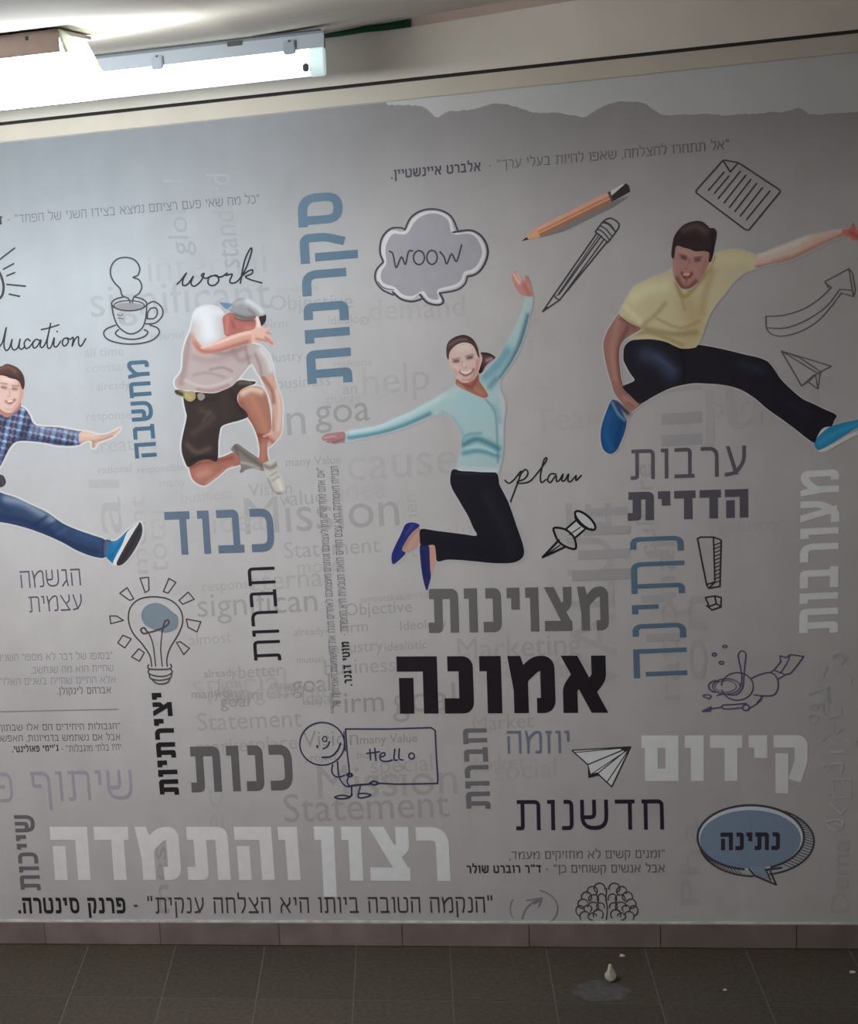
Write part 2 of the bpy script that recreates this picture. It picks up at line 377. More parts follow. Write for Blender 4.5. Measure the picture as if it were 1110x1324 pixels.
def drawing(name, label, strokes, col, w=2.0, fills=(), tr=(0, 0, 1)):
    """strokes: (points, smooth, closed[, width]); fills: (points, smooth, colour); all in zoomed units of tr"""
    ox, oy, f = tr
    kids = []
    for fp, sm, fc in fills:
        pts = T(fp, ox, oy, f); pts = crom(pts) if sm else pts
        V, Fc = tess(pts); kids.append(flat('fill', V, Fc, alb(fc, *V[0])))
    acc = Acc()
    for s in strokes:
        pts = T(s[0], ox, oy, f)
        if s[1]: pts = crom(pts, s[2])
        line_geo(acc, pts, s[3] if len(s) > 3 else w, s[2])
    o = flat(name, acc.V, acc.F, alb(col, *acc.V[0]), label=label, join=True)
    for k in kids: k.parent = o; k.matrix_parent_inverse = Matrix.Identity(4); k['label'] = label.split(' of ')[0].split(' with ')[0] + ', flat fill colour'
    return o

# ---- Hebrew letter shapes from strokes; body height 1, baseline 0
def glyph(ch, t):
    h = t / 2; T_ = 1 - h; S = []; P_ = []      # S: (points, corner radius); P_: polygons
    def d(x0, x1, w_=None, y1=1, y0=0):
        w2 = (w_ or t * 1.12); P_.append([(x0, y1), (x0 + w2, y1), (x1 + w2, y0), (x1, y0)])
    if ch == 'ה': w = .74; S = [([(0, T_), (w - h, T_), (w - h, 0)], .02), ([(h + .035, 1 - t - .11), (h + .035, 0)], 0)]
    elif ch == 'ח': w = .76; S = [([(0, T_), (w - h, T_), (w - h, 0)], .12), ([(h + .07, T_), (h + .07, 0)], 0)]
    elif ch == 'ת': w = .84; S = [([(.03, T_), (w - h, T_), (w - h, 0)], .12), ([(h + .16, T_), (h + .16, h), (0, h)], .08)]
    elif ch == 'ד': w = .68; S = [([(0, T_), (w, T_)], 0), ([(w - h - .1, T_), (w - h - .1, 0)], 0)]
    elif ch == 'ר': w = .62; S = [([(0, T_), (w - h, T_), (w - h, 0)], .2)]
    elif ch in 'ון': w = t + .13; S = [([(0, T_), (w - h, T_), (w - h, 0 if ch == 'ו' else -.3)], .0)]
    elif ch == 'ז': w = t + .2; S = [([(0, T_), (w, T_)], 0), ([(w / 2, T_), (w / 2, 0)], 0)]
    elif ch == 'י': w = t + .12; S = [([(0, T_), (w - h, T_), (w - h, .5)], 0)]
    elif ch == 'נ': w = t + .27; S = [([(.07, T_), (w - h, T_), (w - h, h), (0, h)], .12)]
    elif ch == 'כ': w = .62; S = [([(0, T_), (w - h, T_), (w - h, h), (0, h)], .22)]
    elif ch == 'ך': w = .62; S = [([(0, T_), (w - h, T_), (w - h, -.3)], .15)]
    elif ch == 'ב': w = .70; S = [([(0, T_), (w - h - .1, T_), (w - h - .1, h)], .1), ([(0, h), (w, h)], 0)]
    elif ch == 'ס': w = .80; S = [([(0, T_), (w - h, T_), (w - h, h), (h + .05, h), (h + .05, T_)], .25)]
    elif ch == 'ם': w = .78; S = [([(0, T_), (w - h, T_), (w - h, h), (h + .07, h), (h + .07, T_)], 0)]
    elif ch == 'ש': w = .96; S = [([(h, 1), (h, h), (w - h, h), (w - h, 1)], .3), ([(w / 2, 1), (w / 2, .42), (h, .42)], .12)]
    elif ch == 'מ': w = .86; S = [([(h + .10, 0), (h + .10, .62), (.52, T_), (w - h, T_), (w - h, h), (.52, h)], .14)]; P_ = [[(0, 1), (t * .9, 1), (h + .10 + h, .62), (h + .1 + h, .4), (h + .1 - h, .4)]]
    elif ch == 'א': w = .84; d(0, w - t * 1.15, t * 1.15); S = [([(w - h - .02, 1), (w - h - .02, .62), (.60 * w, .40)], .12), ([(h + .02, 0), (h + .02, .42), (.36 * w, .62)], .12)]
    elif ch in 'צץ': w = .76; d(0, w - t * 1.15 - .04, t * 1.15, 1, t if ch == 'צ' else -.3); S = [([(w - h, 1), (w - h, .62), (.58 * w, .46)], .1)] + ([([(0, h), (w, h)], 0)] if ch == 'צ' else [])
    elif ch == 'ע': w = .74; d(.04, .34, t * 1.05, 1, .05); S = [([(w - h, 1), (w - h, .48), (.38, .10), (0, h * .9)], .18)]
    elif ch == 'ק': w = .72; S = [([(0, T_), (w - h, T_), (w - h, .42), (w - h - .14, 0)], .14), ([(h + .04, 1 - t - .12), (h + .04, -.28)], 0)]
    elif ch in 'פף': w = .74; e = h if ch == 'פ' else -.3; S = [([(.0, T_), (w - h, T_), (w - h, e)] + ([(0, e)] if ch == 'פ' else []), .2), ([(h + .03, T_), (h + .03, .52), (.40, .52)], .08)]
    elif ch == 'ט': w = .80; S = [([(h, 1), (h, h), (w - h, h), (w - h, T_), (.46, T_)], .16)]
    elif ch == 'ל': w = .62; S = [([(h, 1.3), (h, T_), (w - h, T_), (w - h, .45), (.28, 0)], .06)]
    elif ch == 'ג': w = .52; S = [([(.06, T_), (w - h - .08, T_), (w - h - .08, .4), (w - h, 0)], .05), ([(w - h - .08, .36), (h * .6, 0)], 0)]
    elif ch == '"': w = t * 2 + .16; S = [([(h + .02, 1.1), (h + .02, .78)], 0), ([(w - h - .02, 1.1), (w - h - .02, .78)], 0)]
    elif ch == "'": w = t + .04; S = [([(w / 2, 1.1), (w / 2, .78)], 0)]
    elif ch == '-': w = .36; S = [([(.04, .48), (.32, .48)], 0)]
    elif ch == '.': w = t; S = [([(h, 0), (h, t)], 0)]
    elif ch == ',': w = t; S = [([(h * 1.2, t), (h * .6, -t)], 0)]
    else: w = .34
    return w, S, P_
def rnd_corner(pts, r):
    if r <= 0 or len(pts) < 3: return pts
    o = [pts[0]]
    for i in range(1, len(pts) - 1):
        a, p, b_ = map(np.array, (pts[i - 1], pts[i], pts[i + 1])); da = a - p; db = b_ - p; la, lb = np.hypot(*da), np.hypot(*db)
        k = min(r, la * .47, lb * .47); s = p + da / la * k; e = p + db / lb * k
        for j in range(6):
            u = j / 5; o.append(tuple((1 - u) ** 2 * s + 2 * u * (1 - u) * p + u * u * e))
    o.append(pts[-1]); return o
def ribbon(acc, pts, t):
    P_ = [np.array(p, float) for p in pts]; N = len(P_); L = []; R = []
    ds = [(P_[i + 1] - P_[i]) / max(1e-9, np.hypot(*(P_[i + 1] - P_[i]))) for i in range(N - 1)]
    for i in range(N):
        if i == 0: n_ = np.array([-ds[0][1], ds[0][0]]); k = 1
        elif i == N - 1: n_ = np.array([-ds[-1][1], ds[-1][0]]); k = 1
        else:
            n1 = np.array([-ds[i - 1][1], ds[i - 1][0]]); n2 = np.array([-ds[i][1], ds[i][0]]); n_ = n1 + n2; n_ /= max(1e-6, np.hypot(*n_)); k = 1 / max(.45, float(n_ @ n1))
        L.append(P_[i] + n_ * t / 2 * k); R.append(P_[i] - n_ * t / 2 * k)
    acc.add(L + R, [(i, i + 1, N + i + 1, N + i) for i in range(N - 1)])
GC = {}
def heb_geo(s, t, gap=.17):
    acc = Acc(); x = 0
    for ch in s[::-1]:
        if (ch, t) in GC:
            w_, a = GC[(ch, t)]; acc.add([(vx + x, vy) for vx, vy in a.V], a.F); x += w_ + gap; continue
        w_, S, Pg = glyph(ch, t); acc2 = Acc(); xx = x; x = 0; acc, keepacc = acc2, acc
        for pts, r in S:
            a = Acc(); ribbon(a, rnd_corner(pts, max(0, r * 1.7 - t * .5)), t); acc.add([(vx + x, vy) for vx, vy in a.V], a.F)
        for p in Pg: acc.add([(vx + x, vy) for vx, vy in p], [tuple(range(len(p)))])
        g2 = Acc(); g2.V, g2.F = union(acc2.V, acc2.F) if acc2.V else ([], []); GC[(ch, t)] = (w_, g2)
        acc = keepacc; x = xx; acc.add([(vx + x, vy) for vx, vy in g2.V], g2.F)
        x += w_ + gap
    return np.array(acc.V), acc.F, x - gap
def vsl(x): return .097 - 1e-4 * x
def ssl(y): return -(1190 - y) * 1e-4
def put(V, Wd, o, ux, uy):                     # local (x in 0..Wd, y) -> pixels: origin o, width vector ux, body-height vector uy
    V = np.asarray(V, float); o, ux, uy = map(np.array, (o, ux, uy)); return o + V[:, :1] / Wd * ux + V[:, 1:2] * uy
def row(s, xl, yl, xr, yr, h, t, c, label=None, name='printed_word', gap=.17):
    V, Fc, Wd = heb_geo(s, t, gap); p = put(V, Wd, (xl, yl), (xr - xl, yr - yl), (-vsl((xl + xr) / 2) * h, -h))
    return flat(name, p, Fc, alb(c, (xl + xr) / 2, yl - h / 2), label=label)
def col(s, xt, yt, xb, yb, h, t, c, label=None, name='printed_word', gap=.17):   # reads downwards, letter tops to the left
    V, Fc, Wd = heb_geo(s, t, gap); sl = ssl((yt + yb) / 2) * h
    p = put(V, Wd, (xb + h, yb + sl), (xt - xb, yt - yb), (-h, -sl)); return flat(name, p, Fc, alb(c, xt + h / 2, (yt + yb) / 2), label=label)

# ---- faint Latin words in the background
def latin(s, xl, yl, xr, yr, c, vert=False, size=None, name='faint_word', bold=0):
    d = bpy.data.curves.new('tmp', 'FONT'); d.body = s; d.resolution_u = 3
    o = bpy.data.objects.new('tmp', d); C.objects.link(o)
    me = bpy.data.meshes.new_from_object(o.evaluated_get(bpy.context.evaluated_depsgraph_get()))
    V = np.array([v.co[:2] for v in me.vertices]); Fc = [tuple(p.vertices) for p in me.polygons]
    bpy.data.objects.remove(o); bpy.data.curves.remove(d); bpy.data.meshes.remove(me)
    Wd = V[:, 0].max() - V[:, 0].min(); V[:, 0] -= V[:, 0].min()
    if not vert:
        k = (xr - xl) / Wd if size is None else size
        p = put(V, Wd, (xl, yl), (xr - xl, yr - yl), (-vsl(xl) * k, -k))
    else:                                       # reads upwards (True) or downwards (-1)
        k = abs(yr - yl) / Wd if size is None else size
        p = put(V, Wd, (xl, yl), (xr - xl, yr - yl), (-k, 0) if yr < yl else (k, 0))
    xm = float(p[:, 0].mean()); ym = float(p[:, 1].mean())
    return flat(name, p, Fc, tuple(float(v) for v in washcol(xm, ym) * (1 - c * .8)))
FW = [
 ('significant', 118, 410, 352, 398, .14), ('internal', 192, 365, 345, 352, .08), ('Objective', 350, 401, 457, 398, .20), ('ideology', 425, 420, 480, 416, .2),
 ('Firm', 343, 426, 372, 423, .2), ('unmistakable', 358, 378, 412, 375, .14), ('industry', 335, 470, 392, 465, .22), ('idealistic', 398, 464, 440, 461, .16),
 ('business', 358, 503, 428, 498, .22), ('response', 432, 475, 482, 472, .16), ('an', 444, 510, 462, 509, .22), ('change', 422, 522, 466, 519, .18),
 ('goa', 408, 549, 479, 543, .38), ('n', 372, 563, 396, 561, .3), ('many Value', 370, 603, 441, 599, .3), ('Vision', 322, 642, 378, 638, .24),
 ('Mission', 318, 691, 517, 679, .26), ('Statement', 368, 722, 492, 714, .2), ('eternal', 322, 765, 424, 757, .15), ('significan', 256, 798, 411, 790, .30),
 ('Objective', 447, 796, 533, 791, .3), ('unmistakable', 467, 779, 531, 775, .25), ('Firm', 440, 819, 476, 816, .28), ('Ideology', 518, 815, 578, 811, .28),
 ('Industry', 425, 846, 496, 841, .26), ('idealistic', 498, 842, 552, 838, .3), ('business', 420, 873, 512, 868, .26), ('Marketing', 592, 853, 752, 845, .18),
 ('already', 264, 876, 306, 874, .4), ('better', 309, 877, 366, 873, .28), ('goal', 378, 896, 428, 893, .4), ('Firm', 428, 923, 497, 919, .38), ('goal', 508, 922, 590, 918, .3),
 ('Statement', 256, 945, 391, 939, .22), ('Vision', 392, 966, 464, 963, .32), ('many Value', 466, 962, 540, 959, .42), ('Mission', 412, 1033, 592, 1026, .2),
 ('Statement', 368, 1063, 582, 1056, .26), ('many', 462, 981, 492, 979, .28), ('unity', 476, 1012, 520, 1010, .2), ('demand', 478, 415, 602, 408, .07), ('help', 470, 512, 556, 503, .12),
 ('cause', 450, 622, 592, 612, .12), ('already', 125, 505, 168, 502, .22), ('response', 112, 544, 170, 541, .2), ('creative', 118, 586, 204, 580, .12), ('rational', 128, 613, 170, 610, .22),
 ('responsible', 178, 612, 238, 608, .22), ('many', 207, 630, 240, 628, .16), ('all time', 110, 462, 160, 459, .16), ('constant', 112, 482, 172, 478, .12), ('internal', 196, 440, 238, 437, .18),
 ('response', 262, 765, 330, 760, .22), ('almost', 245, 835, 300, 830, .18), ('quality', 228, 765, 258, 760, .1), ('mutual', 384, 858, 418, 856, .24), ('already', 380, 822, 420, 820, .26),
 ('marketplace', 255, 975, 385, 968, .2), ('business', 235, 650, 300, 644, .14), ('Market', 612, 945, 690, 940, .18), ('special', 250, 902, 372, 896, .1), ('Progress', 618, 612, 650, 608, .06),
 ('values', 560, 700, 640, 694, .06), ('internal', 515, 775, 560, 772, .1), ('Strategy', 590, 880, 760, 872, .06), ('Market', 600, 1000, 680, 994, .1), ('change', 690, 875, 770, 868, .1),
 ('just', 905, 560, 1080, 540, .07), ('industry', 930, 690, 1010, 684, .05), ('partner', 920, 540, 1040, 530, .06), ('of', 640, 470, 700, 462, .03), ('Team', 690, 560, 790, 550, .04),
 ('general', 330, 905, 420, 900, .14), ('ideal', 276, 690, 350, 684, .12), ('more', 385, 742, 440, 738, .1), ('idea', 440, 648, 500, 642, .08), ('value', 362, 655, 420, 650, .22),
 ('special', 480, 1000, 560, 996, .14), ('project', 395, 985, 436, 982, .25), ('Goals', 350, 1110, 420, 1104, .05), ('social', 640, 1010, 720, 1004, .07), ('Respect', 840, 800, 900, 796, .05)]
for wd, x0, y0, x1, y1, c in FW: latin(wd, x0, y0, x1, y1, c)
for wd, x0, y0, x1, y1, c, sz in [('standard', 311, 346, 296, 225, .13, 44), ('global', 246, 330, 236, 232, .09, 38), ('al', 158, 690, 154, 620, .13, 58), ('ment', 192, 742, 186, 640, .12, 30),
        ('total', 218, 740, 212, 660, .08, 40), ('partner', 545, 720, 538, 640, .14, 26), ('mes', 220, 1180, 214, 1095, .25, 28), ('Pha', 905, 1170, 903, 1060, .10, 36), ('Dema', 1098, 1180, 1098, 1085, .08, 34),
        ('rational', 880, 905, 872, 700, .14, 44), ('on', 915, 880, 912, 770, .14, 50), ('VALUE', 800, 900, 790, 650, .14, 86), ('culture', 850, 720, 843, 600, .12, 36), ('work', 1075, 960, 1070, 860, .06, 26),
        ('ec', 290, 1080, 288, 1020, .1, 40)]:
    latin(wd, x0, y0, x1, y1, c, vert=True, size=sz)
# faint Hebrew-like column of bars behind the jumping man and the sunk column by the exclamation mark
for (x0, y0, x1, y1, c) in [(858, 496, 908, 507, .07), (856, 535, 908, 550, .17), (856, 563, 908, 578, .15), (760, 658, 812, 668, .12), (755, 682, 815, 693, .16), (748, 712, 815, 724, .16), (740, 738, 815, 752, .22),
                            (838, 712, 866, 722, .1), (830, 770, 870, 780, .12), (836, 820, 880, 830, .14), ]:
    vv = [(x0, y0), (x1, y0 - .0 + ssl(y0) * (x1 - x0)), (x1, y1 + ssl(y0) * (x1 - x0)), (x0, y1)]
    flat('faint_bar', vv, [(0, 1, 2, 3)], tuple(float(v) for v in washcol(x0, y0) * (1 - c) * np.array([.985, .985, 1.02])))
for i in range(14):                             # shadowed overprint of small words left of the hello drawing
    xx = random.uniform(245, 400); yy = random.uniform(888, 916); latin(random.choice(['goal', 'change', 'many', 'firm', 'idea']), xx, yy, xx + random.uniform(22, 40), yy - 1, random.uniform(.2, .42))

# ---- bold Hebrew words
BL = (88, 116, 140)
col('סקרנות', 384, 252, 398, 498.5, 58, .205, BL, 'large steel-blue vertical Hebrew word left of the thought cloud')
row('כבוד', 216, 718, 356, 713, 56, .185, (92, 112, 136), 'slate-blue thin Hebrew word below the crouching jumper', gap=.2)
col('חברות', 320, 734, 329, 855, 35, .125, (34, 32, 38), 'thin black vertical Hebrew word right of the light bulb')
col('מחשבה', 164, 467, 175, 593, 28, .19, (72, 108, 136), 'small blue vertical Hebrew word under the coffee cup')
row('הגשמה', 27, 760.5, 105, 757, 22, .10, (88, 88, 106), 'thin grey upper word of the two-word pair left of the bulb')
row('עצמית', 38, 792, 107, 788.5, 20.5, .10, (88, 88, 106), 'thin grey lower word of the two-word pair left of the bulb')
row('מצוינות', 555, 818.5, 788, 815, 57, .235, (88, 84, 84), 'wide dark grey Hebrew word directly above the heaviest black word', gap=.16)
row('אמונה', 515, 922.8, 787, 921.5, 74, .265, (27, 21, 27), 'heaviest black Hebrew word in the mural centre', gap=.12)
row('ערבות', 816, 620.5, 965, 615, 39, .125, (72, 68, 76), 'thin dark grey Hebrew word under the yellow-shirted jumper', gap=.22)
row('הדדית', 812, 673.5, 968, 669, 37, .27, (66, 60, 70), 'bold dark grey Hebrew word under the thin one, right of centre', gap=.13)
col('נתינה', 815, 695, 820, 877, 69, .115, (62, 80, 100), 'slate-blue thin vertical Hebrew word left of the exclamation mark', gap=.26)
col('מעורבות', 1036, 609, 1034, 820, 50, .22, (146, 144, 143), 'pale vertical Hebrew word near the right edge')
col('יצירתיות', 196, 896, 207, 1028, 25, .25, (30, 27, 30), 'bold black vertical Hebrew word under the light bulb', gap=.14)
row('כנות', 248, 1024.5, 380, 1021.5, 59, .215, (82, 78, 80), 'bold dark grey Hebrew word left of the smiling hello figure')
row('שיתוף', 42, 1036.5, 173, 1033.5, 38.5, .115, (128, 122, 136), 'thin light grey Hebrew word at lower left', gap=.2)
row('פעולה', -92, 1040, 18, 1037, 38.5, .115, (128, 122, 136), 'thin light grey Hebrew word cut by the left edge', gap=.2)
col('שייכות', 18, 1054, 27, 1151, 26, .20, (80, 73, 78), 'dark grey vertical Hebrew word at the lower left corner')
LT = (170, 163, 164)
row('והתמדה', 69, 1138, 389, 1138, 69, .25, LT, 'left word of the big pale two-word phrase at the bottom', gap=.13)
row('רצון', 409, 1138.5, 583, 1139.5, 70, .25, LT, 'right word of the big pale two-word phrase at the bottom', gap=.14)
row('קידום', 830, 1010, 1045, 1009.5, 59, .275, (152, 150, 148), 'big pale Hebrew word above the blue speech bubble', gap=.13)
col('חברות', 598.5, 942, 603.5, 1046, 31, .21, (84, 81, 84), 'small dark grey vertical Hebrew word right of the hello board')
row('יוזמה', 656, 974.5, 737, 974, 29.5, .125, (84, 88, 106), 'thin blue-grey Hebrew word left of the white paper plane', gap=.2)
row('חדשנות', 668, 1073.5, 859, 1072.5, 39, .13, (26, 21, 36), 'thin blue-black Hebrew word below the white paper plane', gap=.24)
# ---- quotes
Q = (92, 86, 98)
row('"אל תתחרו להצלחה, שאפו להיות בעלי ערך" -', 632, 220, 943, 192.5, 11.5, .12, Q, 'upper right quotation line in thin letters', 'printed_quote')
row('אלברט איינשטיין.', 506, 231.5, 622, 221, 11.5, .19, (74, 70, 84), 'bold end of the upper right quotation line', 'printed_quote')
row('"כל מה שאי פעם רציתם נמצא בצידו השני של הפחד" -', 10, 289.5, 336, 262.5, 10.5, .11, (120, 122, 130), 'faint quotation line above the coffee cup', 'printed_quote')
row('זיגלר.', -50, 294, 4, 290, 10.5, .2, (70, 70, 76), 'bold quotation end at the left edge', 'printed_quote')
for s, x0, x1, y in [('"בסופו של דבר לא מספר השנים', -4, 146, 852), ('שחיית הוא מה שנחשב,', 40, 147, 868), ('אלא החיים שחיית בשנים האלו"', 0, 150, 883)]:
    row(s, x0, y + 3, x1, y, 8.5, .12, (128, 124, 136), 'faint line of the quotation at the far left beneath the bulb rays, ' + {852: 'top', 868: 'middle', 883: 'third'}[y], 'printed_quote')
row('אברהם לינקולן.', 74, 898, 144, 896.5, 8.5, .17, (112, 108, 120), 'bolder last line of the faint left quotation', 'printed_quote')
for s, x0, x1, y in [('"הגבולות היחידים הם אלו שבתוך ראשנו', -35, 156, 943), ('אבל אם נשתמש בדמיונות, האפשרויות שלנו', -45, 156, 957), ('יהיו בלתי מוגבלות" -', 80, 157, 970)]:
    row(s, x0, y + 2.5, x1, y, 8, .13, (92, 88, 96), 'dark small line of the quotation under the thin rule, ' + {943: 'top', 957: 'middle', 970: 'last'}[y], 'printed_quote')
row("ג'יימי פאולינטי.", 16, 973, 76, 971, 8, .22, (60, 56, 62), 'bold end of the quotation under the thin rule', 'printed_quote')
acc = Acc(); line_geo(acc, [(-20, 920.5), (152, 917)], 1.2); flat('thin_rule', acc.V, acc.F, alb((120, 115, 125), 80, 918), label='thin horizontal rule between the two small quotations')
row('"זמנים קשים לא מחזיקים מעמד,', 659, 1111, 860, 1109, 10, .12, (70, 66, 72), 'first line of the quotation above the brain drawing', 'printed_quote')
row('אבל אנשים קשוחים כן" -', 706, 1128.5, 860, 1128, 10, .13, (66, 62, 68), 'second line of the quotation above the brain drawing', 'printed_quote')
row('ד"ר רוברט שולר', 604, 1129, 700, 1128.5, 10, .21, (38, 34, 40), 'bold end of the quotation above the brain drawing', 'printed_quote')
row('"הנקמה הטובה ביותו היא הצלחה ענקית" -', 173, 1181, 638, 1180, 20.5, .125, (46, 42, 46), 'long dark quotation line along the bottom', 'printed_quote', gap=.2)
row('פרנק סינטרה.', 24, 1181, 163, 1181, 20.5, .21, (28, 25, 28), 'bold end of the long bottom quotation line', 'printed_quote')
col('"אם אתם מקדישים זמן לעצמכם ונותנים מעצמכם לאחרים תגלו את המשמעות האמיתית של', 410, 605, 431, 915, 9, .13, (104, 100, 110), 'left line of the small vertical quotation', 'printed_quote')
col('הבנייה האמיתית היא עצם החיים הזאת הטבעית היא המפתח -', 428, 603, 441, 822, 9.5, .13, (104, 100, 110), 'right line of the small vertical quotation', 'printed_quote')
col("מוטי דגנר.", 441.5, 830, 446, 887, 10, .24, (40, 37, 44), 'bold lower end of the small vertical quotation', 'printed_quote')

# ---- script words
def script(label, strokes, c, w, tr): return drawing('script_word', label, [(s, True, False) for s in strokes], c, w, tr=tr)
K = (48, 48, 56)
script('black handwritten word at the left edge under the ray lines', [[(-60, 870), (-30, 820), (-45, 860), (-20, 875), (0, 862), (15, 835), (32, 768), (20, 850), (30, 884), (48, 872), (62, 828), (58, 862), (72, 882), (92, 868), (103, 826), (98, 868), (112, 878), (128, 862)],
    [(155, 836), (140, 826), (124, 846), (132, 874), (152, 866), (172, 838)], [(205, 834), (184, 828), (168, 850), (174, 872), (192, 862), (210, 830), (206, 862), (220, 868), (240, 830), (260, 745), (242, 835), (246, 872), (262, 866), (278, 820), (276, 858), (290, 866), (312, 836)],
    [(212, 778), (255, 768), (302, 753)], [(292, 786), (294, 789)], [(345, 820), (326, 826), (320, 850), (332, 862), (350, 842), (345, 820), (358, 828), (376, 818), (370, 862), (384, 828), (402, 814), (403, 850), (416, 862), (440, 824)]], K, 1.9, (0, 230, 3.964))
script('black handwritten word above the crouching jumper', [[(115, 545), (135, 525), (163, 488), (146, 520), (145, 550), (170, 545), (198, 505), (186, 540), (205, 555), (238, 528), (254, 490), (240, 500), (262, 515), (290, 502)],
    [(305, 500), (278, 512), (276, 543), (302, 552), (328, 530), (322, 502), (305, 500), (340, 508), (372, 488), (366, 500), (398, 494), (385, 528), (398, 540), (430, 525), (470, 460), (498, 375), (490, 364), (460, 430), (440, 540)],
    [(446, 505), (480, 478), (502, 472), (498, 492), (466, 506), (492, 522), (550, 538)]], K, 2.1, (200, 230, 3.964))
script('black handwritten word between the woman and the pushpin', [[(604, 225), (622, 240), (648, 222), (682, 182), (660, 250), (630, 330)], [(672, 205), (700, 174), (714, 192), (696, 220), (664, 232), (672, 240), (720, 232), (760, 190), (800, 135), (803, 118), (790, 130), (774, 200), (778, 236), (800, 222)],
    [(848, 196), (822, 196), (808, 222), (822, 236), (848, 204), (850, 230), (864, 226), (882, 196), (876, 226), (890, 226), (908, 196), (905, 226), (918, 232), (940, 208), (945, 204), (944, 226), (970, 202)]], (36, 34, 40), 2.0, (490, 560, 3.7))

# ---- line drawings
DK = (62, 60, 66)
drawing('ray_lines_drawing', 'black short ray lines at the left edge above the handwritten word', [([(-10, 425), (75, 360)], 0, 0), ([(18, 468), (70, 440)], 0, 0), ([(35, 502), (75, 486)], 0, 0), ([(35, 546), (130, 555)], 0, 0), ([(48, 596), (100, 607)], 0, 0),
    ([(-30, 455), (0, 490), (18, 550), (12, 600), (-10, 625)], 1, 0, 3.2)], (66, 66, 74), 2.2, tr=(0, 230, 3.964))
drawing('coffee_cup_drawing', 'outline drawing of a steaming coffee cup on a saucer', [
    ([(668, 640), (657, 618), (626, 602), (616, 568), (585, 535), (567, 495), (572, 450), (602, 416), (650, 408), (693, 423), (716, 460), (708, 498), (683, 510), (712, 522), (727, 555), (715, 590), (686, 612), (680, 638)], 1, 0),
    (ell(662, 645, 90, 36, -70, 250), 0, 0), (ell(662, 655, 78, 26), 0, 0, 1.6), ([(573, 650), (585, 715), (612, 768), (668, 800), (724, 776), (746, 725), (753, 650)], 1, 0),
    ([(752, 650), (790, 634), (830, 665), (832, 708), (795, 744), (748, 748)], 1, 0), ([(757, 692), (772, 670), (800, 668), (807, 695), (790, 720), (755, 722)], 1, 0), ([(757, 692), (755, 722)], 0, 0),
    ([(592, 755), (545, 775), (532, 802), (560, 832), (630, 850), (710, 850), (780, 832), (816, 798), (808, 770), (770, 755)], 1, 0), ([(608, 778), (592, 796), (612, 815), (655, 826), (700, 826), (742, 812), (758, 790), (740, 778)], 1, 0),
    ([(600, 700), (620, 706), (630, 698)], 1, 0, 1), ([(604, 718), (632, 722)], 0, 0, 1)], (74, 72, 80), 2.0,
    fills=[(ell(662, 660, 74, 20, n=20)[:-1], 0, (150, 146, 150)), ([(600, 690), (640, 700), (640, 745), (618, 740)], 1, (170, 170, 176))], tr=(0, 230, 3.964))
drawing('thought_cloud_drawing', 'grey thought cloud with four handwritten letters', [
    ([(80, 520), (66, 480), (74, 425), (108, 388), (150, 384), (166, 392)], 1, 0), ([(166, 392), (190, 342), (240, 313), (300, 312), (350, 338), (376, 392)], 1, 0), ([(358, 402), (430, 394), (478, 425), (497, 480), (480, 535), (450, 568), (415, 578)], 1, 0, 2.6),
    ([(415, 578), (405, 608), (372, 632), (305, 645)], 1, 0), ([(305, 645), (320, 678), (298, 692), (255, 682), (226, 650)], 1, 0, 2.6), ([(232, 668), (195, 678), (150, 668), (118, 640)], 1, 0, 2.6), ([(120, 652), (75, 630), (48, 592), (52, 552), (80, 520)], 1, 0),
    ([(60, 600), (80, 622), (120, 632)], 1, 0, 1.2),
    ([(104, 478), (118, 488), (131, 543), (152, 500), (168, 530), (180, 480), (196, 476)], 1, 0), (ell(222, 503, 22, 28, n=16), 0, 0), (ell(274, 502, 21, 28, n=16), 0, 0), ([(306, 480), (322, 500), (333, 528), (352, 488), (372, 518), (392, 452)], 1, 0)],
    (62, 62, 72), 2.2, fills=[([(85, 522), (72, 480), (80, 430), (112, 394), (165, 398), (195, 348), (242, 320), (300, 319), (346, 345), (370, 402), (430, 400), (470, 430), (488, 480), (472, 530), (445, 560), (410, 572), (398, 602), (366, 624), (300, 640), (312, 674), (295, 684), (258, 674), (228, 645), (195, 668), (150, 660), (120, 638), (78, 622), (56, 590), (60, 552)], 1, (196, 196, 204)),
                            ([(92, 525), (88, 480), (96, 440), (120, 408), (172, 408), (205, 360), (246, 332), (296, 328), (338, 354), (356, 408), (425, 408), (458, 434), (474, 480), (460, 524), (436, 548), (402, 560), (388, 594), (360, 612), (296, 630), (300, 668), (262, 664), (238, 636), (195, 656), (155, 648), (125, 620), (84, 606), (70, 585), (74, 555)], 1, (146, 148, 158))], tr=(470, 170, 3.083))
drawing('document_drawing', 'outline drawing of a tilted sheet with eight lines and folded corner', [
    ([(570, 147), (464, 266), (464, 275), (660, 422), (674, 424), (799, 272), (797, 264), (640, 160), (628, 154), (575, 145)], 0, 1), ([(572, 148), (600, 192), (632, 156)], 0, 0)] +
    [([a, b_], 0, 0, 1.8) for a, b_ in [((575, 193), (513, 265)), ((595, 208), (537, 277)), ((640, 190), (552, 298)), ((662, 205), (575, 315)), ((682, 222), (597, 333)), ((705, 238), (618, 350)), ((728, 255), (640, 368)), ((758, 268), (665, 382))]], (52, 50, 52), 2.0, tr=(750, 160, 3.083))
